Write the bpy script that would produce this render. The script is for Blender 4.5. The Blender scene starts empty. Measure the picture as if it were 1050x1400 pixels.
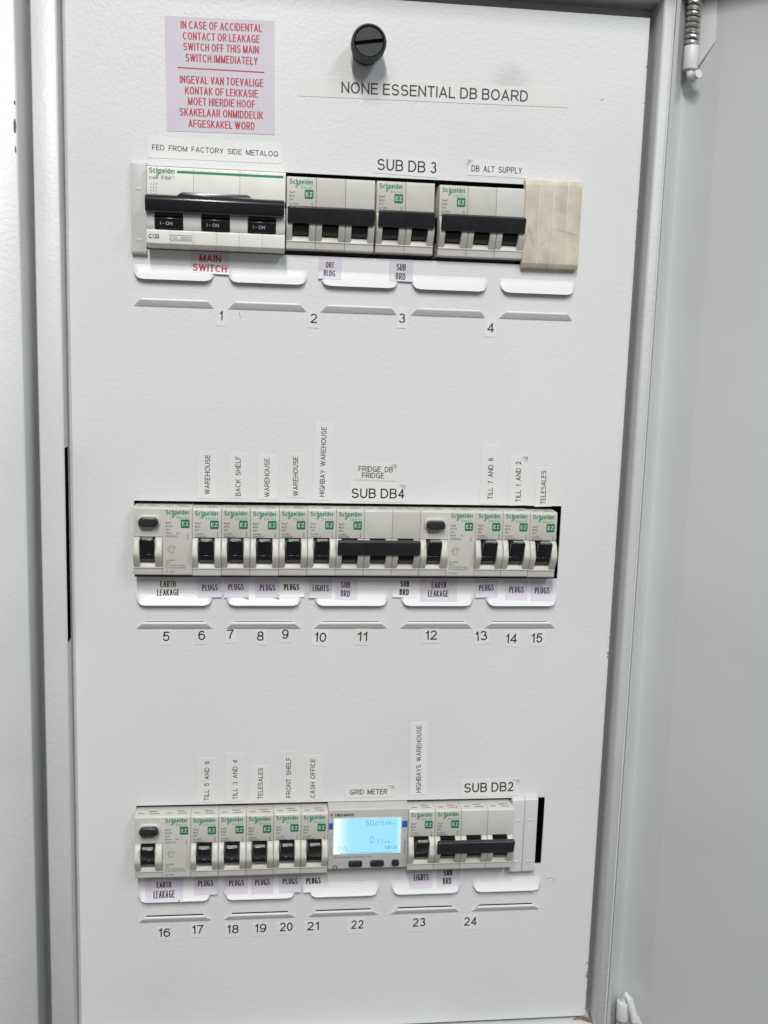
import bpy, bmesh, math, random
from mathutils import Matrix, Vector
random.seed(7)
SC = bpy.context.scene
COL = SC.collection
R = math.radians

# panel coordinates: x right, y up, z towards the viewer, millimetres, (0,0,0) = top-left corner of the middle cut-out
def V(x, y, z):
    return Vector((x * .001, -z * .001, y * .001))

# ---------------------------------------------------------------- camera
CAMR = ((0.99303667, 0.02995548, 0.11393348), (-0.01204325, 0.98787782, -0.15476551), (-0.11718844, 0.1523157, 0.98135967))
cam = bpy.data.cameras.new('camera')
cam_ob = bpy.data.objects.new('camera', cam)
COL.objects.link(cam_ob)
axes = [V(*r) * 1000 for r in CAMR]
m = Matrix.Identity(4)
for c in range(3):
    for r in range(3):
        m[r][c] = axes[c][r]
m.translation = V(80.743, 95.782, 651.872)
cam_ob.matrix_world = m
cam.sensor_fit = 'VERTICAL'
cam.sensor_height = 24
cam.lens = 24 * 1400.92 / 1400
cam.clip_start = .02
cam.clip_end = 60
cam.dof.use_dof = True
cam.dof.focus_distance = .66
cam.dof.aperture_fstop = cam.lens / 2.6
SC.camera = cam_ob

# ---------------------------------------------------------------- light
world = bpy.data.worlds.new('World')
SC.world = world
world.use_nodes = True
bg = world.node_tree.nodes['Background']
bg.inputs[1].default_value = 1
# an even room: pale ceiling and walls, darker floor
WN, WL = world.node_tree.nodes, world.node_tree.links
wtc, wsep, wr = WN.new('ShaderNodeTexCoord'), WN.new('ShaderNodeSeparateXYZ'), WN.new('ShaderNodeValToRGB')
WL.new(wtc.outputs['Generated'], wsep.inputs[0])
wmr = WN.new('ShaderNodeMapRange')
wmr.inputs['From Min'].default_value, wmr.inputs['From Max'].default_value = -1, 1
WL.new(wsep.outputs['Z'], wmr.inputs['Value'])
WL.new(wmr.outputs['Result'], wr.inputs['Fac'])
wr.color_ramp.elements[0].position, wr.color_ramp.elements[0].color = .25, (.10, .10, .10, 1)
wr.color_ramp.elements[1].position, wr.color_ramp.elements[1].color = .75, (.33, .338, .348, 1)
WL.new(wr.outputs['Color'], bg.inputs[0])
def area(name, loc, target, sx, sy, power, col=(1, 1, 1)):
    l = bpy.data.lights.new(name, 'AREA')
    l.shape = 'RECTANGLE'
    l.size, l.size_y = sx, sy
    l.energy = power
    l.color = col
    o = bpy.data.objects.new(name, l)
    COL.objects.link(o)
    p, t = V(*loc), V(*target)
    z = (p - t).normalized()
    y = Vector((0, -1, 0))                       # long side runs away from the cabinet
    x = y.cross(z).normalized()
    y = z.cross(x)
    o.matrix_world = Matrix(((x.x, y.x, z.x, p.x), (x.y, y.y, z.y, p.y), (x.z, y.z, z.z, p.z), (0, 0, 0, 1)))
    return o
area('ceiling_tube', (-60, 1250, 1560), (-60, 0, 1560), .075, 1.35, 45.5, (1, .99, .965))
area('second_ceiling_tube', (850, 1150, 1500), (850, 0, 1500), .2, 1.3, 18, (.84, .93, 1))
SC.view_settings.view_transform = 'Standard'
SC.view_settings.look = 'None'
SC.view_settings.exposure = 0
SC.view_settings.gamma = 1
SC.view_settings.use_curve_mapping = False

# ---------------------------------------------------------------- materials
def nodes(mat):
    mat.use_nodes = True
    return mat.node_tree.nodes, mat.node_tree.links, mat.node_tree.nodes['Principled BSDF']
def plain(name, col, rough=.5, metal=0, var=0, scale=60, bump=0, bscale=600, coat=0):
    mt = bpy.data.materials.new(name)
    N, Lk, b = nodes(mt)
    b.inputs['Base Color'].default_value = (*col, 1)
    b.inputs['Roughness'].default_value = rough
    b.inputs['Metallic'].default_value = metal
    b.inputs['Coat Weight'].default_value = coat
    tc = N.new('ShaderNodeTexCoord')
    if var:
        n = N.new('ShaderNodeTexNoise')
        n.inputs['Scale'].default_value = scale
        n.inputs['Detail'].default_value = 5
        Lk.new(tc.outputs['Object'], n.inputs['Vector'])
        r = N.new('ShaderNodeValToRGB')
        r.color_ramp.elements[0].position = .3
        r.color_ramp.elements[1].position = .7
        r.color_ramp.elements[0].color = (*[c * (1 - var) for c in col], 1)
        r.color_ramp.elements[1].color = (*[min(1, c * (1 + var * .4)) for c in col], 1)
        Lk.new(n.outputs['Fac'], r.inputs['Fac'])
        Lk.new(r.outputs['Color'], b.inputs['Base Color'])
    if bump:
        n = N.new('ShaderNodeTexNoise')
        n.inputs['Scale'].default_value = bscale
        n.inputs['Detail'].default_value = 2
        n.inputs['Roughness'].default_value = .55
        Lk.new(tc.outputs['Object'], n.inputs['Vector'])
        bp = N.new('ShaderNodeBump')
        bp.inputs['Strength'].default_value = 1
        bp.inputs['Distance'].default_value = bump
        Lk.new(n.outputs['Fac'], bp.inputs['Height'])
        Lk.new(bp.outputs['Normal'], b.inputs['Normal'])
    return mt
M = {}
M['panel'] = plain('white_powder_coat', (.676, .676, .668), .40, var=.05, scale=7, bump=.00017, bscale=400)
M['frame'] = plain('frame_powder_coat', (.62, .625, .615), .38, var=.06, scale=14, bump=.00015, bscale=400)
M['lip'] = plain('darker_frame_coat', (.54, .545, .535), .42, var=.06, scale=14, bump=.00027, bscale=400)  # same coat as the frame in a darker tone, for the right rail
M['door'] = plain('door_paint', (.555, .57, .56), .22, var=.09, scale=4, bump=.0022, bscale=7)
M['inside'] = plain('inside_grey', (.10, .10, .10), .7)
M['breaker'] = plain('breaker_plastic', (.57, .555, .515), .42, var=.05, scale=160)
M['main'] = plain('main_switch_plastic', (.78, .765, .715), .38, var=.05, scale=90)
M['beige'] = plain('yellowed_plastic', (.58, .52, .42), .5, var=.27, scale=75)
M['ridge'] = plain('yellowed_ridge', (.68, .62, .50), .5, var=.1, scale=120)
M['old_blank'] = plain('greyed_plastic', (.54, .54, .53), .4, var=.06, scale=80)
M['thin_green'] = plain('thin_green_print', (.12, .34, .22), .5)
M['blank'] = plain('white_plastic', (.595, .60, .59), .38, var=.03, scale=80)
M['black'] = plain('black_plastic', (.013, .0135, .015), .22, var=.2, scale=200)
M['charcoal'] = plain('charcoal_plastic', (.021, .023, .026), .27, var=.2, scale=150)
M['knob'] = plain('knob_plastic', (.022, .024, .025), .6, var=.3, scale=200)
M['green'] = plain('green_print', (.01, .22, .09), .5)
M['badge'] = plain('green_badge', (.006, .16, .06), .5)
M['grey_print'] = plain('grey_print', (.17, .17, .165), .6)
M['dark_print'] = plain('dark_print', (.10, .10, .10), .6)
M['ink'] = plain('black_ink', (.018, .017, .019), .55)
M['soft_ink'] = plain('thin_black_ink', (.02, .0195, .021), .55)
M['red_ink'] = plain('red_ink', (.40, .03, .05), .55)
M['deep_red_ink'] = plain('deep_red_ink', (.42, .02, .035), .55)
M['white_ink'] = plain('white_ink', (.6, .6, .6), .5)
M['lilac'] = plain('lilac_paper', (.605, .555, .63), .5, var=.05, scale=70)
M['clearlilac'] = plain('pale_lilac_film', (.60, .55, .60), .35, var=.05, scale=70)
M['white'] = plain('white_tape', (.72, .72, .705), .3, var=.03, scale=50)
M['blue'] = plain('blue_print', (.02, .10, .36), .5)
M['red'] = plain('red_print', (.5, .03, .04), .5)
M['meter'] = plain('meter_plastic', (.46, .455, .435), .45, var=.04, scale=90)
M['steel'] = plain('zinc_spring', (.5, .5, .48), .35, metal=.8)
M['chip'] = plain('bare_chip', (.13, .12, .115), .7)
M['rust'] = plain('rust_stain', (.30, .22, .165), .8, var=.45, scale=350)
M['lcd_ink'] = plain('lcd_segment', (.10, .26, .33), .4)
M['slot_dark'] = plain('painted_slot_dark', (.004, .004, .004), 1)  # flat black that paints the shade inside the slot
M['slot_dark'].node_tree.nodes['Principled BSDF'].inputs['Specular IOR Level'].default_value = 0
M['rubber'] = plain('gasket', (.63, .635, .62), .55)

# every moulding aged a little differently: shift the mottling and the tint by object
def aged(mt, tint=.06):
    N, Lk, b = nodes(mt)
    oi = N.new('ShaderNodeObjectInfo')
    nz = [n for n in N if n.type == 'TEX_NOISE'][0]
    tc = [n for n in N if n.type == 'TEX_COORD'][0]
    sc = N.new('ShaderNodeVectorMath'); sc.operation = 'SCALE'; sc.inputs[0].default_value = (3.1, 1.7, 2.3)
    Lk.new(oi.outputs['Random'], sc.inputs['Scale'])
    ad = N.new('ShaderNodeVectorMath'); ad.operation = 'ADD'
    Lk.new(tc.outputs['Object'], ad.inputs[0]); Lk.new(sc.outputs[0], ad.inputs[1]); Lk.new(ad.outputs[0], nz.inputs['Vector'])
    src = b.inputs['Base Color'].links[0].from_socket
    mx = N.new('ShaderNodeMix'); mx.data_type = 'RGBA'; mx.blend_type = 'MULTIPLY'; mx.inputs['Factor'].default_value = 1
    rr = N.new('ShaderNodeValToRGB')
    rr.color_ramp.elements[0].color = (1 - tint, 1 - tint * 1.15, 1 - tint * 1.7, 1)
    rr.color_ramp.elements[1].color = (1, 1, 1, 1)
    Lk.new(oi.outputs['Random'], rr.inputs[0]); Lk.new(src, mx.inputs['A']); Lk.new(rr.outputs[0], mx.inputs['B'])
    Lk.new(mx.outputs['Result'], b.inputs['Base Color'])
aged(M['breaker'], .09)
aged(M['white'], .045)
aged(M['lilac'], .06)

# worn, dirty marks belong to the paint: sparse specks and one smudge beside the knob
def dirty(mt, smudges, speck_scale=90, thr=.03, wear=()):
    N, Lk, b = nodes(mt)
    src = b.inputs['Base Color'].links[0].from_socket
    tc = N.new('ShaderNodeTexCoord')
    v = N.new('ShaderNodeTexVoronoi')
    v.inputs['Scale'].default_value = speck_scale
    n = N.new('ShaderNodeTexNoise')
    n.inputs['Scale'].default_value = 11
    Lk.new(tc.outputs['Object'], v.inputs['Vector'])
    Lk.new(tc.outputs['Object'], n.inputs['Vector'])
    lt = N.new('ShaderNodeMath'); lt.operation = 'LESS_THAN'; lt.inputs[1].default_value = thr
    gt = N.new('ShaderNodeMath'); gt.operation = 'GREATER_THAN'; gt.inputs[1].default_value = .57
    mu = N.new('ShaderNodeMath'); mu.operation = 'MULTIPLY'
    Lk.new(v.outputs['Distance'], lt.inputs[0])
    Lk.new(n.outputs['Fac'], gt.inputs[0])
    Lk.new(lt.outputs[0], mu.inputs[0])
    Lk.new(gt.outputs[0], mu.inputs[1])
    mx = N.new('ShaderNodeMix'); mx.data_type = 'RGBA'
    Lk.new(mu.outputs[0], mx.inputs['Factor'])
    Lk.new(src, mx.inputs['A'])
    mx.inputs['B'].default_value = (.38, .375, .36, 1)
    out = mx.outputs['Result']
    for (x, y, r, amount) in smudges:
        vm = N.new('ShaderNodeVectorMath'); vm.operation = 'DISTANCE'
        n2 = N.new('ShaderNodeTexNoise'); n2.inputs['Scale'].default_value = 120; n2.inputs['Detail'].default_value = 4
        Lk.new(tc.outputs['Object'], n2.inputs['Vector'])
        Lk.new(tc.outputs['Object'], vm.inputs[0])
        vm.inputs[1].default_value = V(x, y, 0)
        mr = N.new('ShaderNodeMapRange'); mr.interpolation_type = 'SMOOTHSTEP'
        mr.inputs['From Min'].default_value = r * .001; mr.inputs['From Max'].default_value = r * .0002
        mr.inputs['To Min'].default_value = 0; mr.inputs['To Max'].default_value = amount
        Lk.new(vm.outputs['Value'], mr.inputs['Value'])
        m2 = N.new('ShaderNodeMath'); m2.operation = 'MULTIPLY'
        Lk.new(mr.outputs['Result'], m2.inputs[0]); Lk.new(n2.outputs['Fac'], m2.inputs[1])
        mz = N.new('ShaderNodeMix'); mz.data_type = 'RGBA'
        Lk.new(m2.outputs[0], mz.inputs['Factor']); Lk.new(out, mz.inputs['A'])
        mz.inputs['B'].default_value = (.25, .24, .23, 1)
        out = mz.outputs['Result']
    for (x0, x1) in wear:                          # flaked paint that follows a sheared edge
        sp = N.new('ShaderNodeSeparateXYZ'); Lk.new(tc.outputs['Object'], sp.inputs[0])
        mr = N.new('ShaderNodeMapRange'); mr.inputs['From Min'].default_value = x0 * .001; mr.inputs['From Max'].default_value = x1 * .001
        mr.inputs['To Min'].default_value = 0; mr.inputs['To Max'].default_value = .24
        Lk.new(sp.outputs['X'], mr.inputs['Value'])
        n3 = N.new('ShaderNodeTexNoise'); n3.inputs['Scale'].default_value = 420; n3.inputs['Detail'].default_value = 3
        n4 = N.new('ShaderNodeTexNoise'); n4.inputs['Scale'].default_value = 13; n4.inputs['Detail'].default_value = 1
        Lk.new(tc.outputs['Object'], n3.inputs['Vector']); Lk.new(tc.outputs['Object'], n4.inputs['Vector'])
        a1 = N.new('ShaderNodeMath'); a1.operation = 'ADD'; Lk.new(n3.outputs['Fac'], a1.inputs[0]); Lk.new(mr.outputs['Result'], a1.inputs[1])
        a2 = N.new('ShaderNodeMath'); a2.operation = 'MULTIPLY_ADD'; a2.inputs[1].default_value = .45; Lk.new(n4.outputs['Fac'], a2.inputs[0]); Lk.new(a1.outputs[0], a2.inputs[2])
        g2 = N.new('ShaderNodeMath'); g2.operation = 'GREATER_THAN'; g2.inputs[1].default_value = 1.11; Lk.new(a2.outputs[0], g2.inputs[0])
        mz = N.new('ShaderNodeMix'); mz.data_type = 'RGBA'
        Lk.new(g2.outputs[0], mz.inputs['Factor']); Lk.new(out, mz.inputs['A'])
        mz.inputs['B'].default_value = (.16, .155, .15, 1)
        out = mz.outputs['Result']
    Lk.new(out, b.inputs['Base Color'])
dirty(M['panel'], [(229, 262, 17, .5), (152, 262, 9, .3), (262, -250, 30, .14), (205, 140, 26, .12), (70, 222, 22, .10), (60, -60, 40, .09), (228, -72, 34, .10), (150, -262, 44, .09), (262, -212, 18, .14), (30, -350, 60, .10), (240, -352, 40, .12)], wear=((311, 315.3),))
dirty(M['frame'], [], 160, .05)
dirty(M['door'], [], 60, .03)

# ---------------------------------------------------------------- mesh helpers (bmesh in panel millimetres)
def bev(bm, w, seg=2, keep=None):
    if w:
        es = [e for e in bm.edges if e.is_manifold and e.calc_face_angle(0) > .3 and (keep is None or keep(e))]
        bmesh.ops.bevel(bm, geom=es, offset=w, segments=seg, affect='EDGES', profile=.5, clamp_overlap=True)
    return bm
def prism(poly, a0, a1, axis='x', w=0, seg=2, keep=None):
    """extrude a polygon: axis x takes (y,z) points, axis y takes (x,z), axis z takes (x,y)"""
    bm = bmesh.new()
    def P(p, a):
        return {'x': (a, p[0], p[1]), 'y': (p[0], a, p[1]), 'z': (p[0], p[1], a)}[axis]
    lo = [bm.verts.new(P(p, a0)) for p in poly]
    hi = [bm.verts.new(P(p, a1)) for p in poly]
    bm.faces.new(lo)
    bm.faces.new(hi)
    n = len(poly)
    for i in range(n):
        bm.faces.new((lo[i], lo[(i + 1) % n], hi[(i + 1) % n], hi[i]))
    bmesh.ops.recalc_face_normals(bm, faces=bm.faces)
    return bev(bm, w, seg, keep)
def box(x0, x1, y0, y1, z0, z1, w=0, seg=2):
    return prism([(x0, y0), (x1, y0), (x1, y1), (x0, y1)], z0, z1, 'z', w, seg)
def rrect(x0, x1, y0, y1, r, n=5):
    out = []
    for cx, cy, a in ((x1 - r, y1 - r, 0), (x0 + r, y1 - r, 90), (x0 + r, y0 + r, 180), (x1 - r, y0 + r, 270)):
        for k in range(n + 1):
            t = R(a + 90 * k / n)
            out.append((cx + r * math.cos(t), cy + r * math.sin(t)))
    return out
def tube(pts, rad, n=10, closed=False):
    bm = bmesh.new()
    pts = [Vector(p) for p in pts]
    rings = []
    prev = None
    for i, p in enumerate(pts):
        t = (pts[min(i + 1, len(pts) - 1)] - pts[max(i - 1, 0)]).normalized()
        if prev is None:
            u = t.orthogonal().normalized()
        else:
            u = (prev - t * prev.dot(t)).normalized()
        prev = u
        w = t.cross(u)
        rings.append([bm.verts.new(p + (u * math.cos(2 * math.pi * k / n) + w * math.sin(2 * math.pi * k / n)) * rad) for k in range(n)])
    for a, b in zip(rings, rings[1:]):
        for k in range(n):
            bm.faces.new((a[k], a[(k + 1) % n], b[(k + 1) % n], b[k]))
    bm.faces.new(rings[0][::-1])
    bm.faces.new(rings[-1])
    bmesh.ops.recalc_face_normals(bm, faces=bm.faces)
    return bm
def lathe(cx, cy, prof, n=40):
    """profile of (radius, z) turned about the z axis"""
    bm = bmesh.new()
    rings = [[bm.verts.new((cx + r * math.cos(2 * math.pi * k / n), cy + r * math.sin(2 * math.pi * k / n), z)) for k in range(n)] for r, z in prof]
    for a, b in zip(rings, rings[1:]):
        for k in range(n):
            bm.faces.new((a[k], a[(k + 1) % n], b[(k + 1) % n], b[k]))
    bm.faces.new(rings[-1])
    bm.faces.new(rings[0])
    bmesh.ops.recalc_face_normals(bm, faces=bm.faces)
    return bm
def mesh(name, bms, mat, smooth=False):
    if not isinstance(bms, (list, tuple)):
        bms = [bms]
    me = bpy.data.meshes.new(name)
    vs, fs = [], []
    for bm in bms:
        bm.verts.ensure_lookup_table()
        bm.verts.index_update()
        o = len(vs)
        vs += [V(*v.co) for v in bm.verts]
        fs += [[o + v.index for v in f.verts] for f in bm.faces]
        bm.free()
    me.from_pydata([tuple(v) for v in vs], [], fs)
    me.materials.append(mat)
    if smooth:
        me.polygons.foreach_set('use_smooth', [True] * len(me.polygons))
        me.set_sharp_from_angle(angle=R(38))
    me.update()
    return me
def link(name, me, parent=None, loc=None):
    o = bpy.data.objects.new(name, me)
    COL.objects.link(o)
    if parent is not None:
        o.parent = parent
    if loc is not None:
        o.location = V(*loc)
    return o
def part(name, bms, mat, parent, smooth=True, loc=None):
    return link(name, mesh(name, bms, mat, smooth), parent, loc)
def thing(name, label, cat, loc, group=None):
    o = link(name, None, None, loc)
    return tag(o, label, cat, group)
def tag(o, label, cat, group=None):
    o['label'], o['category'] = label, cat
    if group:
        o['group'] = group
    return o

# ---------------------------------------------------------------- lettering: a grotesque drawn with strokes
def arc(cx, cy, rx, ry, a0, a1, n=14):
    return [(cx + rx * math.cos(R(a0 + (a1 - a0) * k / n)), cy + ry * math.sin(R(a0 + (a1 - a0) * k / n))) for k in range(n + 1)]
G = {
 'A': (.84, [(0, 0), (.5, 1)], [(1, 0), (.5, 1)], [(.2, .3), (.8, .3)]),
 'B': (.76, [(0, 0), (0, 1)], [(0, 1)] + arc(.6, .765, .34, .235, 90, -90) + [(0, .53)], [(.1, .53)] + arc(.62, .265, .38, .265, 90, -90) + [(0, 0)]),
 'C': (.84, arc(.52, .5, .52, .5, 42, 318, 22)),
 'D': (.80, [(0, 0), (0, 1)], [(0, 1)] + arc(.42, .5, .58, .5, 90, -90, 18) + [(0, 0)]),
 'E': (.70, [(0, 0), (0, 1)], [(0, 1), (1, 1)], [(0, .53), (.92, .53)], [(0, 0), (1, 0)]),
 'F': (.66, [(0, 0), (0, 1)], [(0, 1), (1, 1)], [(0, .5), (.88, .5)]),
 'G': (.88, arc(.52, .5, .52, .5, 42, 320, 22), [(.56, .46), (1, .46)], [(1, .46), (1, 0)]),
 'H': (.78, [(0, 0), (0, 1)], [(1, 0), (1, 1)], [(0, .53), (1, .53)]),
 'I': (.12, [(.5, 0), (.5, 1)]),
 'J': (.60, [(1, 1)] + arc(.5, .3, .5, .3, 0, -180)),
 'K': (.78, [(0, 0), (0, 1)], [(1, 1), (0, .35)], [(.32, .58), (1, 0)]),
 'L': (.64, [(0, 0), (0, 1)], [(0, 0), (1, 0)]),
 'M': (.92, [(0, 0), (0, 1)], [(0, 1), (.5, 0)], [(.5, 0), (1, 1)], [(1, 1), (1, 0)]),
 'N': (.78, [(0, 0), (0, 1)], [(0, 1), (1, 0)], [(1, 0), (1, 1)]),
 'O': (.90, arc(.5, .5, .5, .5, 0, 360, 30)),
 'P': (.74, [(0, 0), (0, 1)], [(0, 1)] + arc(.62, .735, .38, .265, 90, -90) + [(0, .47)]),
 'Q': (.90, arc(.5, .5, .5, .5, 0, 360, 30), [(.62, .24), (1, -.02)]),
 'R': (.78, [(0, 0), (0, 1)], [(0, 1)] + arc(.62, .735, .38, .265, 90, -90) + [(0, .47)], [(.5, .47), (1, 0)]),
 'S': (.76, arc(.5, .745, .46, .255, 18, 262, 16) + arc(.5, .26, .5, .26, 82, -162, 16)),
 'T': (.72, [(0, 1), (1, 1)], [(.5, 1), (.5, 0)]),
 'U': (.76, [(0, 1)] + arc(.5, .36, .5, .36, 180, 360) + [(1, 1)]),
 'V': (.80, [(0, 1), (.5, 0)], [(1, 1), (.5, 0)]),
 'W': (1.16, [(0, 1), (.25, 0)], [(.25, 0), (.5, 1)], [(.5, 1), (.75, 0)], [(.75, 0), (1, 1)]),
 'X': (.78, [(0, 1), (1, 0)], [(0, 0), (1, 1)]),
 'Y': (.78, [(0, 1), (.5, .43)], [(1, 1), (.5, .43)], [(.5, .43), (.5, 0)]),
 'Z': (.72, [(0, 1), (1, 1)], [(1, 1), (0, 0)], [(0, 0), (1, 0)]),
 '0': (.62, arc(.5, .5, .5, .5, 0, 360, 26)),
 '1': (.34, [(0, .74), (.45, .8), (1, 1)], [(1, 1), (1, 0)]),
 '2': (.62, arc(.5, .71, .48, .29, 168, -28) + [(.55, .33), (.05, .06)], [(0, 0), (1, 0)]),
 '3': (.62, arc(.47, .755, .42, .245, 160, -86) , arc(.48, .265, .5, .265, 88, -160)),
 '4': (.64, [(.76, 0), (.76, 1)], [(.76, 1), (0, .27)], [(0, .25), (1, .25)]),
 '5': (.62, [(.92, 1), (.2, 1)], [(.2, 1), (.08, .46)], [(.08, .46)] + arc(.48, .325, .5, .325, 128, -160, 18)),
 '6': (.62, arc(.5, .32, .5, .32, 0, 360, 22), arc(.56, .45, .56, .55, 180, 42, 12)),
 '7': (.62, [(0, 1), (1, 1)], [(1, 1), (.55, .5), (.33, 0)]),
 '8': (.62, arc(.5, .755, .43, .245, 0, 360, 20), arc(.5, .265, .5, .265, 0, 360, 20)),
 '9': (.62, arc(.5, .68, .5, .32, 0, 360, 22), arc(.44, .55, .56, .55, 0, -138, 12)),
 '-': (.4, [(0, .45), (1, .45)]), '.': (.12, [(.5, 0), (.5, .06)]), '·': (.12, [(.5, .45), (.5, .5)]), '=': (.5, [(0, .35), (1, .35)], [(0, .62), (1, .62)]),
 'c': (.56, arc(.55, .36, .55, .36, 45, 315, 16)), 'h': (.52, [(0, 0), (0, 1)], arc(.5, .4, .5, .32, 180, 0) + [(1, 0)]),
 'n': (.52, [(0, 0), (0, .72)], arc(.5, .4, .5, .32, 180, 0) + [(1, 0)]), 'e': (.58, [(.02, .38), (1, .38)], arc(.5, .36, .5, .36, 0, 315, 18)),
 'i': (.13, [(.5, 0), (.5, .72)], [(.5, .92), (.5, 1)]), 'd': (.58, arc(.5, .36, .5, .36, 0, 360, 18), [(1, 0), (1, 1)]),
 'r': (.34, [(0, 0), (0, .72)], arc(.95, .34, .95, .38, 175, 90, 8)), 'l': (.12, [(.5, 0), (.5, 1)]), 't': (.32, [(.4, 0), (.4, 1)], [(0, .7), (1, .7)]),
}
def glyph_strokes(text, width, height, thick, gap=.13, space=.30, thin=1.):
    """centre lines in mm, text centred on the origin"""
    glyphs = [None if ch == ' ' else G[ch] for ch in text]
    lo_, hi_ = 0., 100.
    def total(s):
        n = len(glyphs)
        return sum(space * s if g is None else max(g[0] * s, thick) + (gap * s if k < n - 1 else 0) for k, g in enumerate(glyphs))
    for _ in range(50):
        s = (lo_ + hi_) / 2
        if total(s) > width:
            hi_ = s
        else:
            lo_ = s
    h = thick / 2
    hy = h * thin
    out = []
    x = -width / 2
    for g in glyphs:
        if g is None:
            x += space * s
            continue
        wmm = max(g[0] * s, thick)
        for st in g[1:]:
            out.append([(x + h + u * (wmm - 2 * h) if wmm > thick else x + h, -height / 2 + hy + v * (height - 2 * hy)) for u, v in st])
        x += wmm + gap * s
    return out
def ribbons(strokes, thick, ylo, yhi, z=0., bm=None, thin=1.):
    bm = bm or bmesh.new()
    h = thick / 2
    for k, st in enumerate(strokes):
        closed = len(st) > 3 and math.dist(st[0], st[-1]) < 1e-4
        pts = [Vector(p) for p in st]
        n = len(pts)
        if not closed:
            d0 = (pts[1] - pts[0]).normalized()
            d1 = (pts[-1] - pts[-2]).normalized()
            if n == 2 or (pts[1] - pts[0]).length > thick:
                pts[0] = pts[0] - d0 * h * (thin if abs(d0.y) > .7 else 1)
            if n == 2 or (pts[-1] - pts[-2]).length > thick:
                pts[-1] = pts[-1] + d1 * h * (thin if abs(d1.y) > .7 else 1)
        ring = []
        zz = z + .006 * (k % 4)
        for i, p in enumerate(pts):
            if closed:
                a, b = pts[(i - 1) % (n - 1)], pts[(i + 1) % (n - 1)]
                d1, d2 = (p - a).normalized() if (p - a).length > 1e-6 else (b - p).normalized(), (b - p).normalized()
            else:
                d1 = (p - pts[i - 1]).normalized() if i else (pts[1] - p).normalized()
                d2 = (pts[i + 1] - p).normalized() if i < n - 1 else d1
            t = (d1 + d2)
            t = t.normalized() if t.length > 1e-6 else d1
            nn = Vector((-t.y, t.x))
            mlen = h / max(.6, nn.dot(Vector((-d1.y, d1.x))))
            ring.append([bm.verts.new((q.x, min(yhi, max(ylo, q.y)), zz)) for q in (p + Vector((nn.x, nn.y * thin)) * mlen, p - Vector((nn.x, nn.y * thin)) * mlen)])
        for a, b in zip(ring, ring[1:]):
            bm.faces.new((a[1], b[1], b[0], a[0]))
    return bm
THICK = {0: .135, 1: .14, 2: .16, 3: .195, 4: .16, 5: .19}
def lettering(text, width, height, bold=0, cx=0, cy=0, z=0, ang=0, bm=None, gap=None):
    th = THICK[bold] * height if bold in THICK else bold * height
    thin = {2: .8, 3: .85, 4: .66, 5: .66}.get(bold, 1.)
    b2 = ribbons(glyph_strokes(text, width, height, th, gap or (.14 if bold < 2 else .13), .35, thin), th, -height / 2, height / 2, thin=thin)
    c, s = math.cos(R(ang)), math.sin(R(ang))
    for v in b2.verts:
        x, y = v.co.x, v.co.y
        v.co = Vector((cx + c * x - s * y, cy + s * x + c * y, z + v.co.z))
    return b2
# tiny print uses Blender's built-in face
_cache = {}
def tiny(lines, mat):
    """lines: (text, left x, baseline y, cap height, z[, vertical]) -> mesh in local millimetres"""
    key = (tuple(lines), mat.name)
    if key in _cache:
        return _cache[key]
    vs, fs = [], []
    for ln in lines:
        text, x, y, h, z = ln[:5]
        vert = len(ln) > 5 and ln[5]
        c = bpy.data.curves.new('print', 'FONT')
        c.body = text
        c.size = h * 1.42
        c.resolution_u = 2
        c.offset = .03 * h
        o = bpy.data.objects.new('print', c)
        COL.objects.link(o)
        dg = bpy.context.evaluated_depsgraph_get()
        me = bpy.data.meshes.new_from_object(o.evaluated_get(dg))
        k = len(vs)
        for v in me.vertices:
            a, b = v.co.x * .92, v.co.y
            vs.append(tuple(V(x - b, y + a, z)) if vert else tuple(V(x + a, y + b, z)))
        fs += [[k + i for i in p.vertices] for p in me.polygons]
        bpy.data.objects.remove(o)
        bpy.data.meshes.remove(me)
        bpy.data.curves.remove(c)
    me = bpy.data.meshes.new('print')
    me.from_pydata(vs, [], fs)
    me.materials.append(mat)
    me.update()
    _cache[key] = me
    return me

# ================================================================ THE CABINET
PITCH = 203.46
ROWS = {1: PITCH, 2: 0., 3: -PITCH}
CUT_W, CUT_H = 276.57, 49.05
TAB_X = [.5 + 56.85 * k for k in range(5)]
TAB_W = 49.2
cab = thing('electrical_cabinet', 'white powder-coated metal cabinet standing open around the breaker panel', 'cabinet', (-40, -372, 12))
CB = (-40, -372, 12)
def cpart(name, bms, mat, parent=cab, smooth=True):
    o = part(name, bms, mat, parent, smooth)
    o.location = -V(*CB) if parent is cab else (0, 0, 0)
    return o
ZL = 12
YT, YB = 314.5, -373.5
# lips (front) with their inner returns; each rail is one folded profile
def fold(pts, t=1.4):
    """sheet of thickness t along a polyline -> closed polygon"""
    P_ = [Vector(p) for p in pts]
    a, b = [], []
    for i, p in enumerate(P_):
        d1 = (p - P_[i - 1]).normalized() if i else (P_[1] - p).normalized()
        d2 = (P_[i + 1] - p).normalized() if i < len(P_) - 1 else d1
        n1, n2 = Vector((-d1.y, d1.x)), Vector((-d2.y, d2.x))
        n = (n1 + n2).normalized()
        k = t / max(.4, n.dot(n1))
        a.append(tuple(p))
        b.append(tuple(p + n * k))
    return a + b[::-1]
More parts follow.
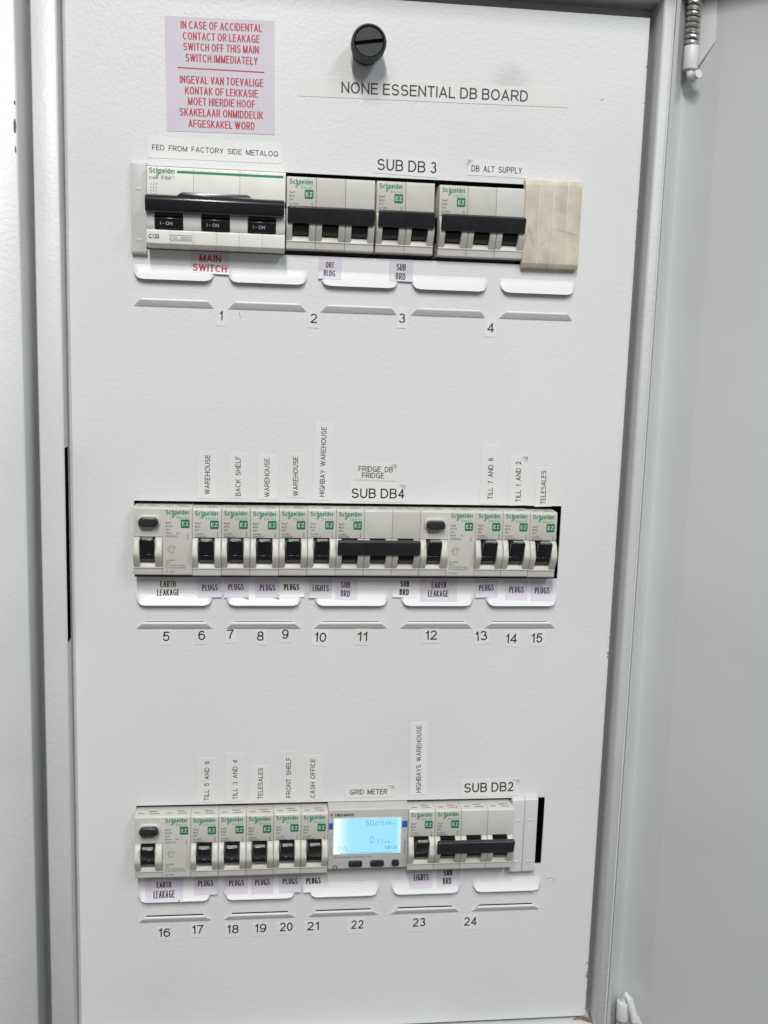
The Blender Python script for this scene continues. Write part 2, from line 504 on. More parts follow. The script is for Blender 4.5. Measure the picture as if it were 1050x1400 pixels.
# left rail: outer flange, gutter, lip, return; the return carries the latch slot
left_prof = [(-140, 14), (-63.4, 14), (-62.6, 13.2), (-57.2, -13), (-54.6, -13), (-54.6, 11.2), (-53.8, 12), (-40.8, 12), (-40, 11.2), (-40, 10.2)]
cpart('left_rail', prism(fold([(p[0], p[1]) for p in left_prof], -1.2), -470, 430, 'y', .25, 1), M['frame'])
cpart('left_return', [box(-41.2, -40, 33.2, 430, -110, 10.0), box(-41.2, -40, -470, -90, -110, 10.0), box(-41.2, -40, -90, 33.2, -110, -2.6)], M['frame'])
right_prof = [(319.6, 10.4), (319.6, 11.0), (320.6, 12), (326.0, 12), (326.6, 11.4), (326.6, -20)]
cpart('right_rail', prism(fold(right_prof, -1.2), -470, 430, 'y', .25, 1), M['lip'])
cpart('right_return', box(319.6, 320.8, -470, 430, -110, 10.2), M['frame'])
cpart('edge_gasket', prism(rrect(325.5, 326.7, 12.0, 12.5, .2, 3), -372, 430, 'y'), M['rubber'])
cpart('top_rail', [prism([(YT, -110), (YT, 11), (YT + 1, 12), (YT + 60, 12), (YT + 60, 10.6), (YT + 1.4, 10.6), (YT + 1.4, -110)], -39.9, 319.5, 'x', .2, 1)], M['frame'])
cpart('bottom_rail', [prism([(YB, -110), (YB, 11), (YB - 1, 12), (YB - 60, 12), (YB - 60, 10.6), (YB - 1.4, 10.6), (YB - 1.4, -110)], -39.9, 319.5, 'x', .2, 1)], M['frame'])
cpart('unseen_shade_hood', prism([(331, -110), (331, 31), (330, 32), (345, 32), (352, -110)], -160, 400, 'x', .4, 2), M['frame'])  # added out of view to cast soft shade on the panel's top
cpart('slot_shade_fill', box(-41.15, -40.45, -89.6, 32.8, -2.4, 9.9), M['slot_dark'], smooth=False)  # black strip filling the slot in place of its inner darkness
cpart('rest_flange', box(-39.9, 319.5, 308, 314.4, -13.2, -12.0), M['frame'], smooth=False)
cpart('rest_flange', box(-39.95, -33, -372, 307.9, -6.2, -5.0), M['frame'], smooth=False)
cpart('rest_flange', box(311, 319.5, -372, 307.9, -13.2, -12.0), M['frame'], smooth=False)
cpart('back_plate', box(-41, 321, -430, 372, -113, -110.2), M['inside'], smooth=False)
# flaked paint on the flange edge and rust in the bottom corner
def blob(cx, cy, rx, ry, z, n=11, jag=.35):
    pts = [(cx + rx * (1 - jag * random.random()) * math.cos(2 * math.pi * k / n), cy + ry * (1 - jag * random.random()) * math.sin(2 * math.pi * k / n)) for k in range(n)]
    return prism(pts, z, z + .06, 'z')
cpart('paint_chip', blob(-63.9, 219, .9, 5.2, 14.0), M['chip'], smooth=False)
cpart('paint_chip', blob(-63.7, 232, .6, 1.6, 14.0), M['chip'], smooth=False)
cpart('paint_chip', blob(-63.8, 206, .5, 2.6, 14.0), M['chip'], smooth=False)
cpart('rust_stain', prism([(318.9, -2), (319.5, 5), (316, 3.4), (312.5, 1), (306, .4), (310, -3)], YB + .02, YB + .07, 'y'), M['rust'], smooth=False)
cpart('rust_stain', prism([(-373.2, -4), (-367, -3.0), (-370.8, 1.0), (-372.4, 4.0), (-373.2, 6.5)], 319.45, 319.54, 'x'), M['rust'], smooth=False)

# the door, swung open about the right edge
TH = R(135)
D = Vector((-math.cos(TH), math.sin(TH)))
NN = Vector((-math.sin(TH), -math.cos(TH)))
D1 = Vector((-math.cos(TH - R(9)), math.sin(TH - R(9))))
E0 = Vector((337.6, 4.6))
F0 = E0 + NN * 13
prof = [F0 + NN * -0.6 + D * 3.5, F0 + D * 1.0, F0, E0 + NN * 1.6, E0 + D * .5 + NN * .5, E0 + D1 * 1.8, E0 + D1 * 24, E0 + D1 * 26 + D * .6, E0 + D1 * 26 + D * 400]
door_poly = fold([(p.x, p.y) for p in prof[1:]], -1.3)
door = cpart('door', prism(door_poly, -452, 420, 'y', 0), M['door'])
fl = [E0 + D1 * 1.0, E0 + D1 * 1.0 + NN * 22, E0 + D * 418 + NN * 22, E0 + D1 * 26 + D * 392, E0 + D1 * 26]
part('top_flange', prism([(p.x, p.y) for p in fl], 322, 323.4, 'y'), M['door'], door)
# hinges: sleeve, bent pin, spring and bracket, one at the top and one at the bottom
HX, HZ = 336.6, 17
def hinge(ys, sgn):
    y0 = ys
    def on_plate(p, y, q):
        r = E0 + D * p + NN * q
        return (r.x, y, r.y)
    bm = bmesh.new()
    outline = [(5, y0 - sgn * 6), (8, y0 - sgn * 7), (20, y0 + sgn * 8.8), (20, y0 + sgn * 75), (5, y0 + sgn * 75)]
    lo = [bm.verts.new(on_plate(p, y, 2.6)) for p, y in outline]
    hi = [bm.verts.new(on_plate(p, y, 4.2)) for p, y in outline]
    bm.faces.new(lo)
    bm.faces.new(hi)
    for q in range(5):
        bm.faces.new((lo[q], lo[(q + 1) % 5], hi[(q + 1) % 5], hi[q]))
    bmesh.ops.recalc_face_normals(bm, faces=bm.faces)
    h = cpart('hinge', bev(bm, .4, 2), M['frame'])
    def sub(name, bm, mat):
        return part(name, bm, mat, h, True)
    ring_o = [(HX + 4.5 * math.cos(2 * math.pi * k / 28), HZ + 4.5 * math.sin(2 * math.pi * k / 28)) for k in range(28)]
    sub('sleeve', prism(ring_o, y0 - sgn * 6.6, y0 + sgn * 7, 'y', .4, 2), M['frame'])
    pts = [(HX, y0 + sgn * 4, HZ), (HX, y0 - sgn * 8, HZ), (HX + .3, y0 - sgn * 10.5, HZ + 1.2), (HX + 1.2, y0 - sgn * 11.2, HZ + 3.6), (HX + 2.4, y0 - sgn * 10.6, HZ + 8)] if sgn > 0 else \
          [(HX, y0 - 6, HZ), (HX + .3, y0 + 9, HZ), (HX + 1.4, y0 + 11.4, HZ + .8), (HX + 3.0, y0 + 10.6, HZ + 3.5), (HX + 5.2, y0 + 1.0, HZ + 6), (HX + 6.4, y0 - 4.5, HZ + 7)]
    sub('pin', tube(pts, 2.5, 14), M['frame'])
    coil = []
    turns = 15
    for k in range(turns * 14 + 1):
        a = 2 * math.pi * k / 14
        coil.append((HX + 3.1 * math.cos(a), y0 + sgn * (7.8 + 3.3 * k / 14), HZ + 3.1 * math.sin(a)))
    sub('spring', tube(coil, 1.4, 8), M['steel'])
    sub('core_rod', tube([(HX, y0 + sgn * 7, HZ), (HX, y0 + sgn * 60, HZ)], 1.6, 10), M['black'])
hinge(279.5, 1)
hinge(-355.5, -1)

# ================================================================ THE COVER PANEL
panel = thing('cover_panel', 'large white textured metal cover panel with three rows of cut-outs', 'cover panel', (-37.2, -370.6, 0))
PO = (-37.2, -370.6, 0)
def tab_profile(t):          # t = 0 hinge .. 1 tip, height in mm
    return 4.0 * t ** 1.5
def lower_profile(t):       # the lower tab rolls over at its free edge
    return 3.4 * t ** .8 - (1.0 * (t - .8) / .2 if t > .8 else 0)
U_H, U_T = -58.0, -67.0      # upper tab hinge and tip, below the cut-out's top edge
L_H, L_T = -83.4, -78.2
def tab_height(y):
    for ty in ROWS.values():
        r = y - ty
        if U_T <= r <= U_H:
            return tab_profile((U_H - r) / (U_H - U_T))
        if L_H <= r <= L_T:
            return lower_profile((r - L_H) / (L_T - L_H))
    return 0
cu = bpy.data.curves.new('sheet', 'CURVE')
cu.dimensions = '2D'
cu.fill_mode = 'BOTH'
def loop(pts):
    s = cu.splines.new('POLY')
    s.points.add(len(pts) - 1)
    for p, q in zip(s.points, pts):
        p.co = (q[0] * .001, q[1] * .001, 0, 1)
    s.use_cyclic_u = True
loop(rrect(-37.2, 315.3, -370.6, 306.4, .6, 3))
for ty in ROWS.values():
    loop([(0, ty), (CUT_W, ty), (CUT_W, ty - CUT_H), (0, ty - CUT_H)])
    for tx in TAB_X:
        loop([(tx + 3, ty + U_H - 2.5), (tx + TAB_W - 3, ty + U_H - 2.5), (tx + TAB_W - 5, ty + U_T + .2), (tx + 5, ty + U_T + .2)])
        loop([(tx + 3, ty + L_H + 1), (tx + TAB_W - 3, ty + L_H + 1), (tx + TAB_W - 6, ty + L_T - .15), (tx + 6, ty + L_T - .15)])
cu.extrude = .0006
co = bpy.data.objects.new('sheet', cu)
COL.objects.link(co)
me = bpy.data.meshes.new_from_object(co.evaluated_get(bpy.context.evaluated_depsgraph_get()))
bpy.data.objects.remove(co)
for v in me.vertices:
    x, y, z = v.co
    v.co = Vector((x, .0006 - z, y))      # front face at z = 0
me.materials.clear()
me.materials.append(M['panel'])
sheet = link('metal_sheet', me, panel)
sheet.location = -V(*PO)
def ppart(name, bms, mat, smooth=True, parent=None):
    o = part(name, bms, mat, parent or panel, smooth)
    o.location = -V(*PO) if parent is None else (0, 0, 0)
    return o
def tab_mesh(upper):
    """one pressed tongue: hinge line flush with the sheet, free edge bulging out; corners rounded (upper) or cut (lower)"""
    bm = bmesh.new()
    nu, nv = 40, 16
    H_, T_ = (U_H, U_T) if upper else (L_H, L_T)
    grid = []
    for j in range(nv + 1):
        t = j / nv
        y = H_ + (T_ - H_) * t
        d = abs(y - T_)                           # distance from the free edge
        if upper:
            r = 6.0
            inset = r - math.sqrt(max(0, r * r - (r - d) ** 2)) if d < r else 0
        else:
            inset = max(0, 4.6 - d) * 1.1 + .2
        row = []
        for i in range(nu + 1):
            u = i / nu
            x = inset + (TAB_W - 2 * inset) * u
            side = min(x, TAB_W - x)
            z = (tab_profile(t) if upper else lower_profile(t)) * min(1, .25 + side / 3.2) + .04
            row.append(bm.verts.new((x, y, z)))
        grid.append(row)
    for a, b in zip(grid, grid[1:]):
        for k in range(nu):
            bm.faces.new((a[k], a[k + 1], b[k + 1], b[k]) if not upper else (b[k], b[k + 1], a[k + 1], a[k]))
    r = bmesh.ops.extrude_face_region(bm, geom=list(bm.faces))
    for v in [g for g in r['geom'] if isinstance(g, bmesh.types.BMVert)]:
        v.co.z -= .9
    bmesh.ops.recalc_face_normals(bm, faces=bm.faces)
    bev(bm, .3, 2)
    return bm
up_me, lo_me = mesh('label_tab', tab_mesh(True), M['panel'], True), mesh('label_tab', tab_mesh(False), M['panel'], True)
for ty in ROWS.values():
    for tx in TAB_X:
        for q in (up_me, lo_me):
            o = link('label_tab', q, panel)
            o.location = V(tx, ty, 0) - V(*PO)
# turn-lock knob
KX, KY = 139.2, 276.3
kn = ppart('knob', [lathe(KX, KY, [(8.6, 0), (8.6, 8), (8.0, 9), (9.6, 9.6), (10.3, 11), (10.3, 18.6), (9.9, 19.6), (9.2, 19.8), (8.7, 19.2), (8.6, 15.5)])], M['knob'])
ca, sa = math.cos(R(9)), math.sin(R(9))
def half(sg):
    pts = []
    for k in range(25):
        a = R(5 + 170 * k / 24)
        x, y = 8.3 * math.cos(a), max(1.05, 8.3 * math.sin(a)) * sg
        if sg < 0: x = -x
        pts.append((KX + x * ca - y * sa, KY + x * sa + y * ca))
    return prism(pts, 15.6, 19.0, 'z', .2, 1)
for sg in (1, -1):
    part('slotted_cap', half(sg), M['knob'], kn)
# hair-thin scuffs in the paint
def scuff(pts, w=.22):
    return ribbons([pts], w, -1e4, 1e4, .08)
for pts in ([(64.6, 118.6), (64.9, 116.8), (65.8, 114.6)], [(253, -266), (262, -263.4), (268, -262.5)], [(281, -264), (284.5, -263.2), (287, -264.6), (285.6, -267)],
            [(215, -265.2), (215.2, -268), (219, -268.4)], [(287, 256), (288.3, 257.2)],
            [(-1.5, -46.5), (.2, -45.2)]):
    ppart('scuff', scuff(pts, .2 if len(pts) > 2 else .35), M['chip'], False)

# ================================================================ THE BREAKERS
FZ = 11.7                                          # front face above the panel
YTOP, YSPLIT, YBOT = -2.4, -20.8, -45.6
def front_only(e):
    return all(v.co.z > 5 for v in e.verts)
def pole_pieces(x0=0., w=17.85, upper=True, left_ear=3.7, right_ear=4.1):
    P_ = []
    x1 = x0 + w
    if upper:
        P_.append(prism([(-2.2, -45), (-2.2, -1), (YTOP + .1, FZ - .9), (YTOP - .9, FZ), (YSPLIT, FZ), (YSPLIT, -45)], x0, x1, 'x', .35, 2, front_only))
    P_.append(prism([(YSPLIT, -45), (YSPLIT, 8.2), (-37.2, 7.6), (-37.2, -45)], x0 + left_ear - .3, x1 - right_ear + .3))
    P_.append(prism([(-37.0, -45), (-37.0, 9.4), (-38.0, 11.2), (-40.6, 12.4), (-41.2, FZ), (YBOT + .8, FZ - .2), (YBOT, FZ - 1.2), (YBOT - .5, -45)], x0, x1, 'x', .3, 2, front_only))
    ear = [(YSPLIT, 6), (YSPLIT - .2, 11.4), (-21.9, 13.2), (-24.4, 15.0), (-27.6, 16.3), (-30.8, 17.1), (-32.6, 16.8), (-35.6, 15.2), (-38.2, 13.4), (-40.2, 12.2), (-41.0, 11.0), (-41, 6)]
    P_.append(prism(ear, x0, x0 + left_ear, 'x', .8, 3, lambda e: all(v.co.z > 10 for v in e.verts)))
    P_.append(prism(ear, x1 - right_ear, x1, 'x', .8, 3, lambda e: all(v.co.z > 10 for v in e.verts)))
    return P_
def paddle(x0, x1, foot, tip, thick, r, w):
    """a lever blade: rounded at its free end, running from foot (y,z) to tip (y,z)"""
    f, tp = Vector(foot), Vector(tip)
    L_ = (tp - f).length
    u = (tp - f).normalized()
    n = Vector((u.y, -u.x))
    if n.y < 0:
        n = -n
    pts = [(x0, 0), (x1, 0)] + [(x1 - r + r * math.cos(R(a)), L_ - r + r * math.sin(R(a))) for a in range(0, 91, 15)] + [(x0 + r + r * math.cos(R(a)), L_ - r + r * math.sin(R(a))) for a in range(90, 181, 15)]
    bm = prism(pts, -thick, 0, 'z', w, 3)
    for v in bm.verts:
        q = f + u * v.co.y + n * v.co.z
        v.co = Vector((v.co.x, q.x, q.y))
    bmesh.ops.recalc_face_normals(bm, faces=bm.faces)
    return bm
def toggle_pieces(x0, x1, lever=True):
    P_ = [prism([(-30.6, 7), (-30.6, 14.2), (-31.6, 14.9), (-34.5, 14.0), (-36.6, 11.5), (-37, 7)], x0 + .1, x1 - .1, 'x', .25, 2),
          prism([(-21.4, 7), (-21.4, 12.8), (-30.4, 13.4), (-30.4, 7)], x0 + .2, x1 - .2)]
    if lever:
        P_.append(paddle(x0 - .1, x1 + .1, (-30.8, 15.8), (-21.4, 20.3), 3.2, 2.0, .8))
    return P_
body1 = mesh('pole_body', pole_pieces(), M['breaker'], True)
tog1 = mesh('toggle', toggle_pieces(4.3, 13.6), M['black'], True)
tog_nl = mesh('toggle', toggle_pieces(4.3, 13.6, False), M['black'], True)
glint_me = mesh('toggle_glint', [prism([(-21.03, 19.70), (-20.25, 18.08), (-20.55, 17.94), (-21.33, 19.56)], 5.7, 12.2)], plain('toggle_highlight', (.24, .24, .24), .25), True)  # light catching the lever tip, painted as a pale grey strip
bars = {n: mesh('linked_handle', [paddle(.6, 18 * n - .7, (-30.6, 18.7), (-21.3, 21.8), 3.2, 1.5, .7)] + [box(18 * k + 4.6, 18 * k + 13.4, -30.3, -24.5, 11, 18) for k in range(n)], M['charcoal'], True) for n in (2, 3)}
def logo_bms(x, y, w, z):
    """brand lettering: green name with a smaller second line"""
    h = w * .205
    a = lettering('Schneider', w, h, .175, x + w / 2, y, z, gap=.11)
    tail = ribbons([[(x + w * .34, y - h * .3), (x + w * .36, y - h * .9), (x + w * .31, y - h * 1.12), (x + w * .27, y - h * .95), (x + w * .33, y - h * .62), (x + w * .44, y - h * .5)]], h * .13, -1e4, 1e4, z + .03)
    return [a, tail]
def logo2_bms(x, y, w, z):
    h = w * .205
    return [lettering('Electric', w * .5, h * .62, .13, x + w * .73, y - h * 1.08, z, gap=.36)]
logo_cache = {}
def add_front(root, x, amp, code, rcd=False, dz=0):
    z = FZ + .06
    w = 14.6
    key = (round(x, 2))
    if key not in logo_cache:
        logo_cache[key] = (mesh('brand_lettering', logo_bms(x + 1.5, -5.3, w, z), M['green']), mesh('brand_line', logo2_bms(x + 1.5, -5.3, w, z), M['thin_green']),
                           mesh('logo_badge', prism(rrect(x + 10.9, x + 16.3, -15.2, -9.8, .6, 3), FZ - .1, FZ + .12, 'z'), M['badge']),
                           mesh('badge_lettering', lettering('EZ', 3.9, 2.5, .15, x + 13.6, -12.5, FZ + .16, gap=.3), M['white_ink']))
    a, b, c, d = logo_cache[key]
    l = link('brand_lettering', a, root)
    link('brand_line', b, l)
    bd = link('logo_badge', c, root)
    link('badge_lettering', d, bd)
    if rcd:
        lines = (('Easy9', x + 1.5, -12.4, 1.25, z), ('RCCB', x + 1.5, -14.7, 1.25, z), (amp, x + 1.5, -16.9, 1.25, z), ('30mA', x + 1.5, -19.0, 1.25, z), ('AC', x + 8.2, -19.0, 1.1, z), (code, x + 1.5, -21.1, 1.15, z),
                 ('Icm=6000A', x + 1.5, -36.2, .95, z), ('230V~', x + 1.5, -37.8, .95, z), ('No overload protection', x + 1.5, -39.4, .95, z), ('To be protected by MCB', x + 1.5, -40.9, .95, z), ('IEC 61008', x + 1.5, -43.6, .95, z), ('2001/2', x + 15.6, -22.4, .9, z, True))
    else:
        lines = (('Easy9', x + 1.5, -12.2, 1.25, z), ('MCB', x + 1.5, -14.4, 1.25, z), (amp, x + 1.5, -16.5, 1.25, z), ('Icu=3kA', x + 1.5, -18.9, 1.2, z), (code, x + 1.5, -20.6, 1.15, z), ('2001/2', x + 16.0, -20.6, .9, z, True))
    p = link('rating_print', tiny(lines, M['grey_print']), root)
    if rcd:
        wire = [[(x + 1.6, -28.5), (x + 3, -28.5)], arc(x + 5.4, -28.6, 2.1, 2.3, 0, 300, 14), [(x + 4.2, -26.6), (x + 4.2, -31)], [(x + 6.4, -26.6), (x + 6.4, -31)], [(x + 3.6, -28), (x + 8.2, -27.4)]]
        link('wiring_diagram', mesh('wiring_diagram', ribbons(wire, .22, -1e4, 1e4, z), M['grey_print']), root)
top_cache = {}
def top_print(root, n):
    """faint print on the upper shoulder face"""
    if n not in top_cache:
        bms = []
        for k in range(n):
            for (a, b, u) in ((2, 6, .35), (9.5, 15.5, .3), (8.5, 14, .62)):
                z0 = 11 - 9.5 * u
                yy = YTOP + .12 + (.9 / 11.8) * (10.8 - z0)
                bms.append(prism([(yy, z0), (yy + .06, z0), (yy + .1, z0 - .5), (yy + .04, z0 - .5)], 18 * k + a, 18 * k + b))
        top_cache[n] = mesh('shoulder_print', bms, M['grey_print'])
    link('shoulder_print', top_cache[n], root)
def breaker(kind, n, loc, label, amp, code, group):
    root = thing(kind, label, 'breaker', loc, group)
    for k in range(n):
        b = link('pole_body', body1, root, (18 * k, 0, 0))
        t = link('toggle', tog1 if n == 1 else tog_nl, root, (18 * k, 0, 0))
        b.rotation_euler = (R(random.uniform(-.25, .25)), 0, 0)
        if n == 1:
            link('toggle_glint', glint_me, t)
    if n > 1:
        link('linked_handle', bars[n], root)
    add_front(root, 0, amp, code)
    top_print(root, n)
    return root
X2, X3 = 1.0, .3
Y1, Y2, Y3 = PITCH - .6, 0., -PITCH
SP = 'single-pole breakers with black toggles'
for k, lab, amp, code in ((2, 'single white breaker numbered 6 right of the middle row earth leakage switch', '20A', 'EZ9F53120'), (3, 'single white breaker under the BACK SHELF strip', '20A', 'EZ9F53120'),
                          (4, 'single white breaker above the number 8 sticker', '20A', 'EZ9F53120'), (5, 'single white breaker above the number 9 sticker', '20A', 'EZ9F53120'),
                          (6, 'single white breaker under the HIGHBAY WAREHOUSE strip, feeding lights', '16A', 'EZ9F53116'), (12, 'single white breaker under the TILL 7 AND 8 strip', '20A', 'EZ9F53120'),
                          (13, 'single white breaker under the TILL 1 AND 2 strip', '20A', 'EZ9F53120'), (14, 'single white breaker at the right end of the middle row', '20A', 'EZ9F53120')):
    breaker('circuit_breaker', 1, (X2 + 18 * k, Y2 - random.uniform(0, .5), random.uniform(-.3, .3)), lab, amp, code, SP)
for k, lab, amp, code in ((2, 'single white breaker under the TILL 5 AND 6 strip', '20A', 'EZ9F53120'), (3, 'single white breaker under the TILL 3 AND 4 strip', '20A', 'EZ9F53120'),
                          (4, 'single white breaker above the number 19 sticker', '20A', 'EZ9F53120'), (5, 'single white breaker under the FRONT SHELF strip', '20A', 'EZ9F53120'),
                          (6, 'single white breaker under the CASH OFFICE strip, left of the lit meter', '20A', 'EZ9F53120'), (10, 'single white breaker right of the lit meter, under HIGHBAYS WAREHOUSE', '16A', 'EZ9F53116')):
    breaker('circuit_breaker', 1, (X3 + 18 * k, Y3 - random.uniform(0, .4), random.uniform(-.3, .3)), lab, amp, code, SP)
MP = 'multi-pole breakers with linked handles'
breaker('three_pole_breaker', 3, (92.6, Y1, -6.6), 'three-pole breaker right beside the main switch, above the OUT BLDG sticker', '50A', 'EZ9F53350', MP)
breaker('two_pole_breaker', 2, (147.6, Y1, -6.6), 'narrow two-pole breaker in the top row under SUB DB 3', '63A', 'EZ9F53263', MP)
breaker('three_pole_breaker', 3, (186.6, Y1 - .5, -6.6), 'three-pole breaker under DB ALT SUPPLY, left of the beige blanking plate', '50A', 'EZ9F53350', MP)
breaker('three_pole_breaker', 3, (X2 + 126, Y2, 0), 'three-pole breaker with linked handle under the SUB DB4 sticker', '50A', 'EZ9F53350', MP)
breaker('three_pole_breaker', 3, (X3 + 198, Y3, 0), 'three-pole breaker with linked handle under the SUB DB2 sticker', '50A', 'EZ9F53350', MP)

# earth leakage switches: two modules wide, test button over the toggle
def no_split(e):
    return front_only(e) and not all(abs(v.co.y - YSPLIT) < .01 for v in e.verts) and not all(abs(v.co.x - 17.9) < .01 for v in e.verts)
_left = prism([(-2.2, -45), (-2.2, -1), (YTOP + .1, FZ - .9), (YTOP - .9, FZ), (YSPLIT, FZ), (YSPLIT, -45)], 0, 17.9, 'x', .35, 2, no_split)
_right = prism([(-2.2, -45), (-2.2, -1), (YTOP + .1, FZ - .9), (YTOP - .9, FZ), (YBOT + .8, FZ), (YBOT, FZ - 1), (YBOT - .5, -45)], 17.9, 35.85, 'x', .35, 2, no_split)
rcd_body = mesh('pole_body', [_left, _right] + pole_pieces(0, 17.8, False, 4.0, 4.6), M['breaker'], True)
rcd_tog = mesh('toggle', toggle_pieces(4.2, 13.4), M['black'], True)
rcd_bez = mesh('button_bezel', prism(rrect(2.4, 16.4, -14.8, -7.0, 3.2, 6), FZ - .3, FZ + 1.6, 'z', .7, 3), M['breaker'], True)
rcd_btn = mesh('test_button', prism(rrect(3.3, 15.5, -14.1, -8.4, 2.7, 6), FZ + 1.0, FZ + 4.6, 'z', .7, 3), M['charcoal'], True)
def rcd(loc, label, amp):
    root = thing('earth_leakage_switch', label, 'breaker', loc, 'earth leakage switches')
    link('pole_body', rcd_body, root)
    t = link('toggle', rcd_tog, root)
    link('toggle_glint', glint_me, t)
    z = link('button_bezel', rcd_bez, root)
    link('test_button', rcd_btn, z)
    link('button_print', tiny((('Regular test', 5.0, -17.2, 1.0, FZ + .06),), M['dark_print']), root)
    add_front(root, 18, amp, 'EZ9R53263', True)
    top_print(root, 2)
rcd((X2, Y2, 0), 'wide earth leakage switch with test button at the left of the middle row', '63A')
rcd((X2 + 180, Y2, 0), 'wide earth leakage switch with test button between SUB DB4 and TILL breakers', '63A')
rcd((X3, Y3, 0), 'wide earth leakage switch with test button at the left of the bottom row', '63A')

# main switch: three wide poles under one long handle
ms = thing('main_switch', 'large white three-pole main switch with long black handle and green stripe', 'main switch', (10.1, PITCH, 0))
W = 81.7
Z0 = 12.
part('housing', [prism([(-1.0, -45), (-1.0, 4), (-2.2, Z0 - .6), (-3.0, Z0), (-19.5, Z0), (-19.5, -45)], 27.25 * k + .04, 27.25 * (k + 1) - .04, 'x', .3, 2, lambda e: all(v.co.z > 6 for v in e.verts)) for k in range(3)]
     + [prism([(-19.4, -45), (-19.4, 8), (-39, 8), (-39, -45)], .2, W - .2)]
     + [prism([(-38.6, -45), (-38.6, Z0 + 2.2), (-39.4, Z0 + 2.8), (-46.6, Z0 + 2), (-48.4, Z0 - .6), (-48.8, -45)], 13.62 * k + .03, 13.62 * (k + 1) - .03, 'x', .25, 2, lambda e: all(v.co.z > 6 for v in e.verts)) for k in range(6)], M['main'], ms)
for a, b in ((0, 5.0), (21.5, 32.2), (48.9, 59.6), (76.2, 81.7)):
    part('divider_block', prism([(-23, 5), (-23, 13), (-26, 16.5), (-30, 17.4), (-35, 16.4), (-38.7, 14.6), (-38.7, 5)], a, b, 'x', .5, 2), M['main'], ms)
for k in range(3):
    a = 5.2 + 27.2 * k
    t = part('toggle', [prism([(-24, 6), (-24, 17), (-31.0, 16.8), (-31.4, 6)], a, a + 16.1, 'x', .3, 2), prism([(-31.5, 6), (-31.5, 17.0), (-32.4, 17.6), (-38.0, 15.6), (-38.8, 6)], a, a + 16.1, 'x', .4, 2)], M['black'], ms)
    zz = [16.62, 15.55]
    lt = lettering('I - ON', 7.0, 1.9, .12, a + 6.6, -35.2, 0)
    for v in lt.verts:
        v.co.z += 16.72 + (v.co.y + 35.2) * .357
    part('position_lettering', lt, M['white_ink'], t, False)
part('handle', [prism([(-19.3, 12.6), (-19.1, 19), (-20.2, 22.4), (-22.4, 23.6), (-28.2, 22.4), (-29.6, 20.6), (-29.8, 14)], 0, 80.9, 'x', .8, 3),
                prism([(18.5, -19.6), (21.5, -17.6), (59.5, -17.6), (62.5, -19.6), (62.5, -22), (18.5, -22)], 16, 22.3, 'z', .6, 2)], M['black'], ms)
lg = part('brand_lettering', logo_bms(1.4, -4.6, 15.2, Z0 + .06), M['green'], ms, False)
part('brand_line', logo2_bms(1.4, -4.6, 15.2, Z0 + .06), M['thin_green'], lg, False)
part('green_stripe', prism(rrect(17.6, 80.4, -5.6, -4.2, .1, 1), Z0 - .2, Z0 + .08, 'z'), M['green'], ms, False)
link('rating_print', tiny((('C120N   C 125A', 1.4, -9.6, 1.4, Z0 + .06), ('1  3  5', 2.2, -13, 1.2, Z0 + .06), ('x  x  x', 2.2, -14.8, 1.1, Z0 + .06), ('x  x  x', 2.2, -16.6, 1.1, Z0 + .06), ('2  4  6', 2.2, -18.6, 1.2, Z0 + .06)), M['dark_print']), ms)
link('size_print', tiny((('C125', 1.0, -43.6, 2.3, Z0 + 2.75),), M['dark_print']), ms)
link('approval_print', mesh('approval_print', ribbons([[(14.2, -41.6), (26.4, -41.6), (26.4, -44.4), (14.2, -44.4), (14.2, -41.6)], [(15.2, -42.4), (17, -43.8)], [(17, -42.4), (18.6, -43.8)], [(20, -42.6), (25.6, -42.6)], [(20, -43.6), (25.6, -43.6)]], .22, -1e4, 1e4, Z0 + 2.72), M['grey_print']), ms)

# blanking plates
bp = thing('blanking_plate', 'yellowed beige blanking plate with dirty grooves at the right of the top row', 'blanking plate', (240.4, PITCH + 2.6, 0), 'blanking plates')
part('plate', [prism([(0, .1), (-.4, 4.4), (-3.2, 6), (-51.0, 6), (-53.6, 4.6), (-54.2, .1)], 9.05 * k, 9.05 * (k + 1) - .02, 'x', .18, 2, lambda e: all(v.co.z > 3 for v in e.verts)) for k in range(4)], M['beige'], bp)
rb = mesh('ridge', prism([(-.5, 3), (-.6, 4.8), (-3.2, 6.35), (-51.0, 6.35), (-53.5, 4.9), (-54, 3)], 8.75, 9.3, 'x', .12, 1), M['ridge'], True)
for k in range(3):
    link('ridge', rb, bp, (9.05 * k, 0, 0))
for pts in ([(2.2, -30), (4.8, -33.2)], [(5, -36), (7.8, -41.5)], [(21.5, -30), (34.5, -33.0)], [(11, -40), (14, -37.5)], [(3, -28), (3.8, -31)]):
    part('scuff', scuff_b := ribbons([pts], .2, -1e4, 1e4, 6.06), M['grey_print'], bp, False)
def plate(label, loc, w, h, dz, x_bev=.4, mat='blank'):
    t = thing('blanking_plate', label, 'blanking plate', loc, 'blanking plates')
    part('plate', [prism([(0, .1), (-.3, dz - .8), (-1.0, dz), (-h + 1.8, dz), (-h + .4, dz - .9), (-h, .1)], 0, w, 'x', x_bev, 2, lambda e: all(v.co.z > dz * .5 for v in e.verts))], M[mat], t)
    for yy in (-.29 * h, -.84 * h):
        part('moulded_dimple', prism(rrect(w * .28, w * .72, yy - .8, yy + .8, .7, 4), dz - .2, dz + .22, 'z', .15, 2), M[mat], t)
plate('narrow grey white blanking plate at the left end of the top row', (.1, PITCH + 1.2, 0), 9.0, 54, 4, .4, 'old_blank')
plate('narrow white blanking plate touching the SUB DB2 breaker', (252.6, -PITCH + 1.4, 0), 8.7, 54.6, 5)
plate('narrow white blanking plate beside the open black gap in the bottom row', (261.6, -PITCH + 1.6, 0), 9.0, 54.6, 5)

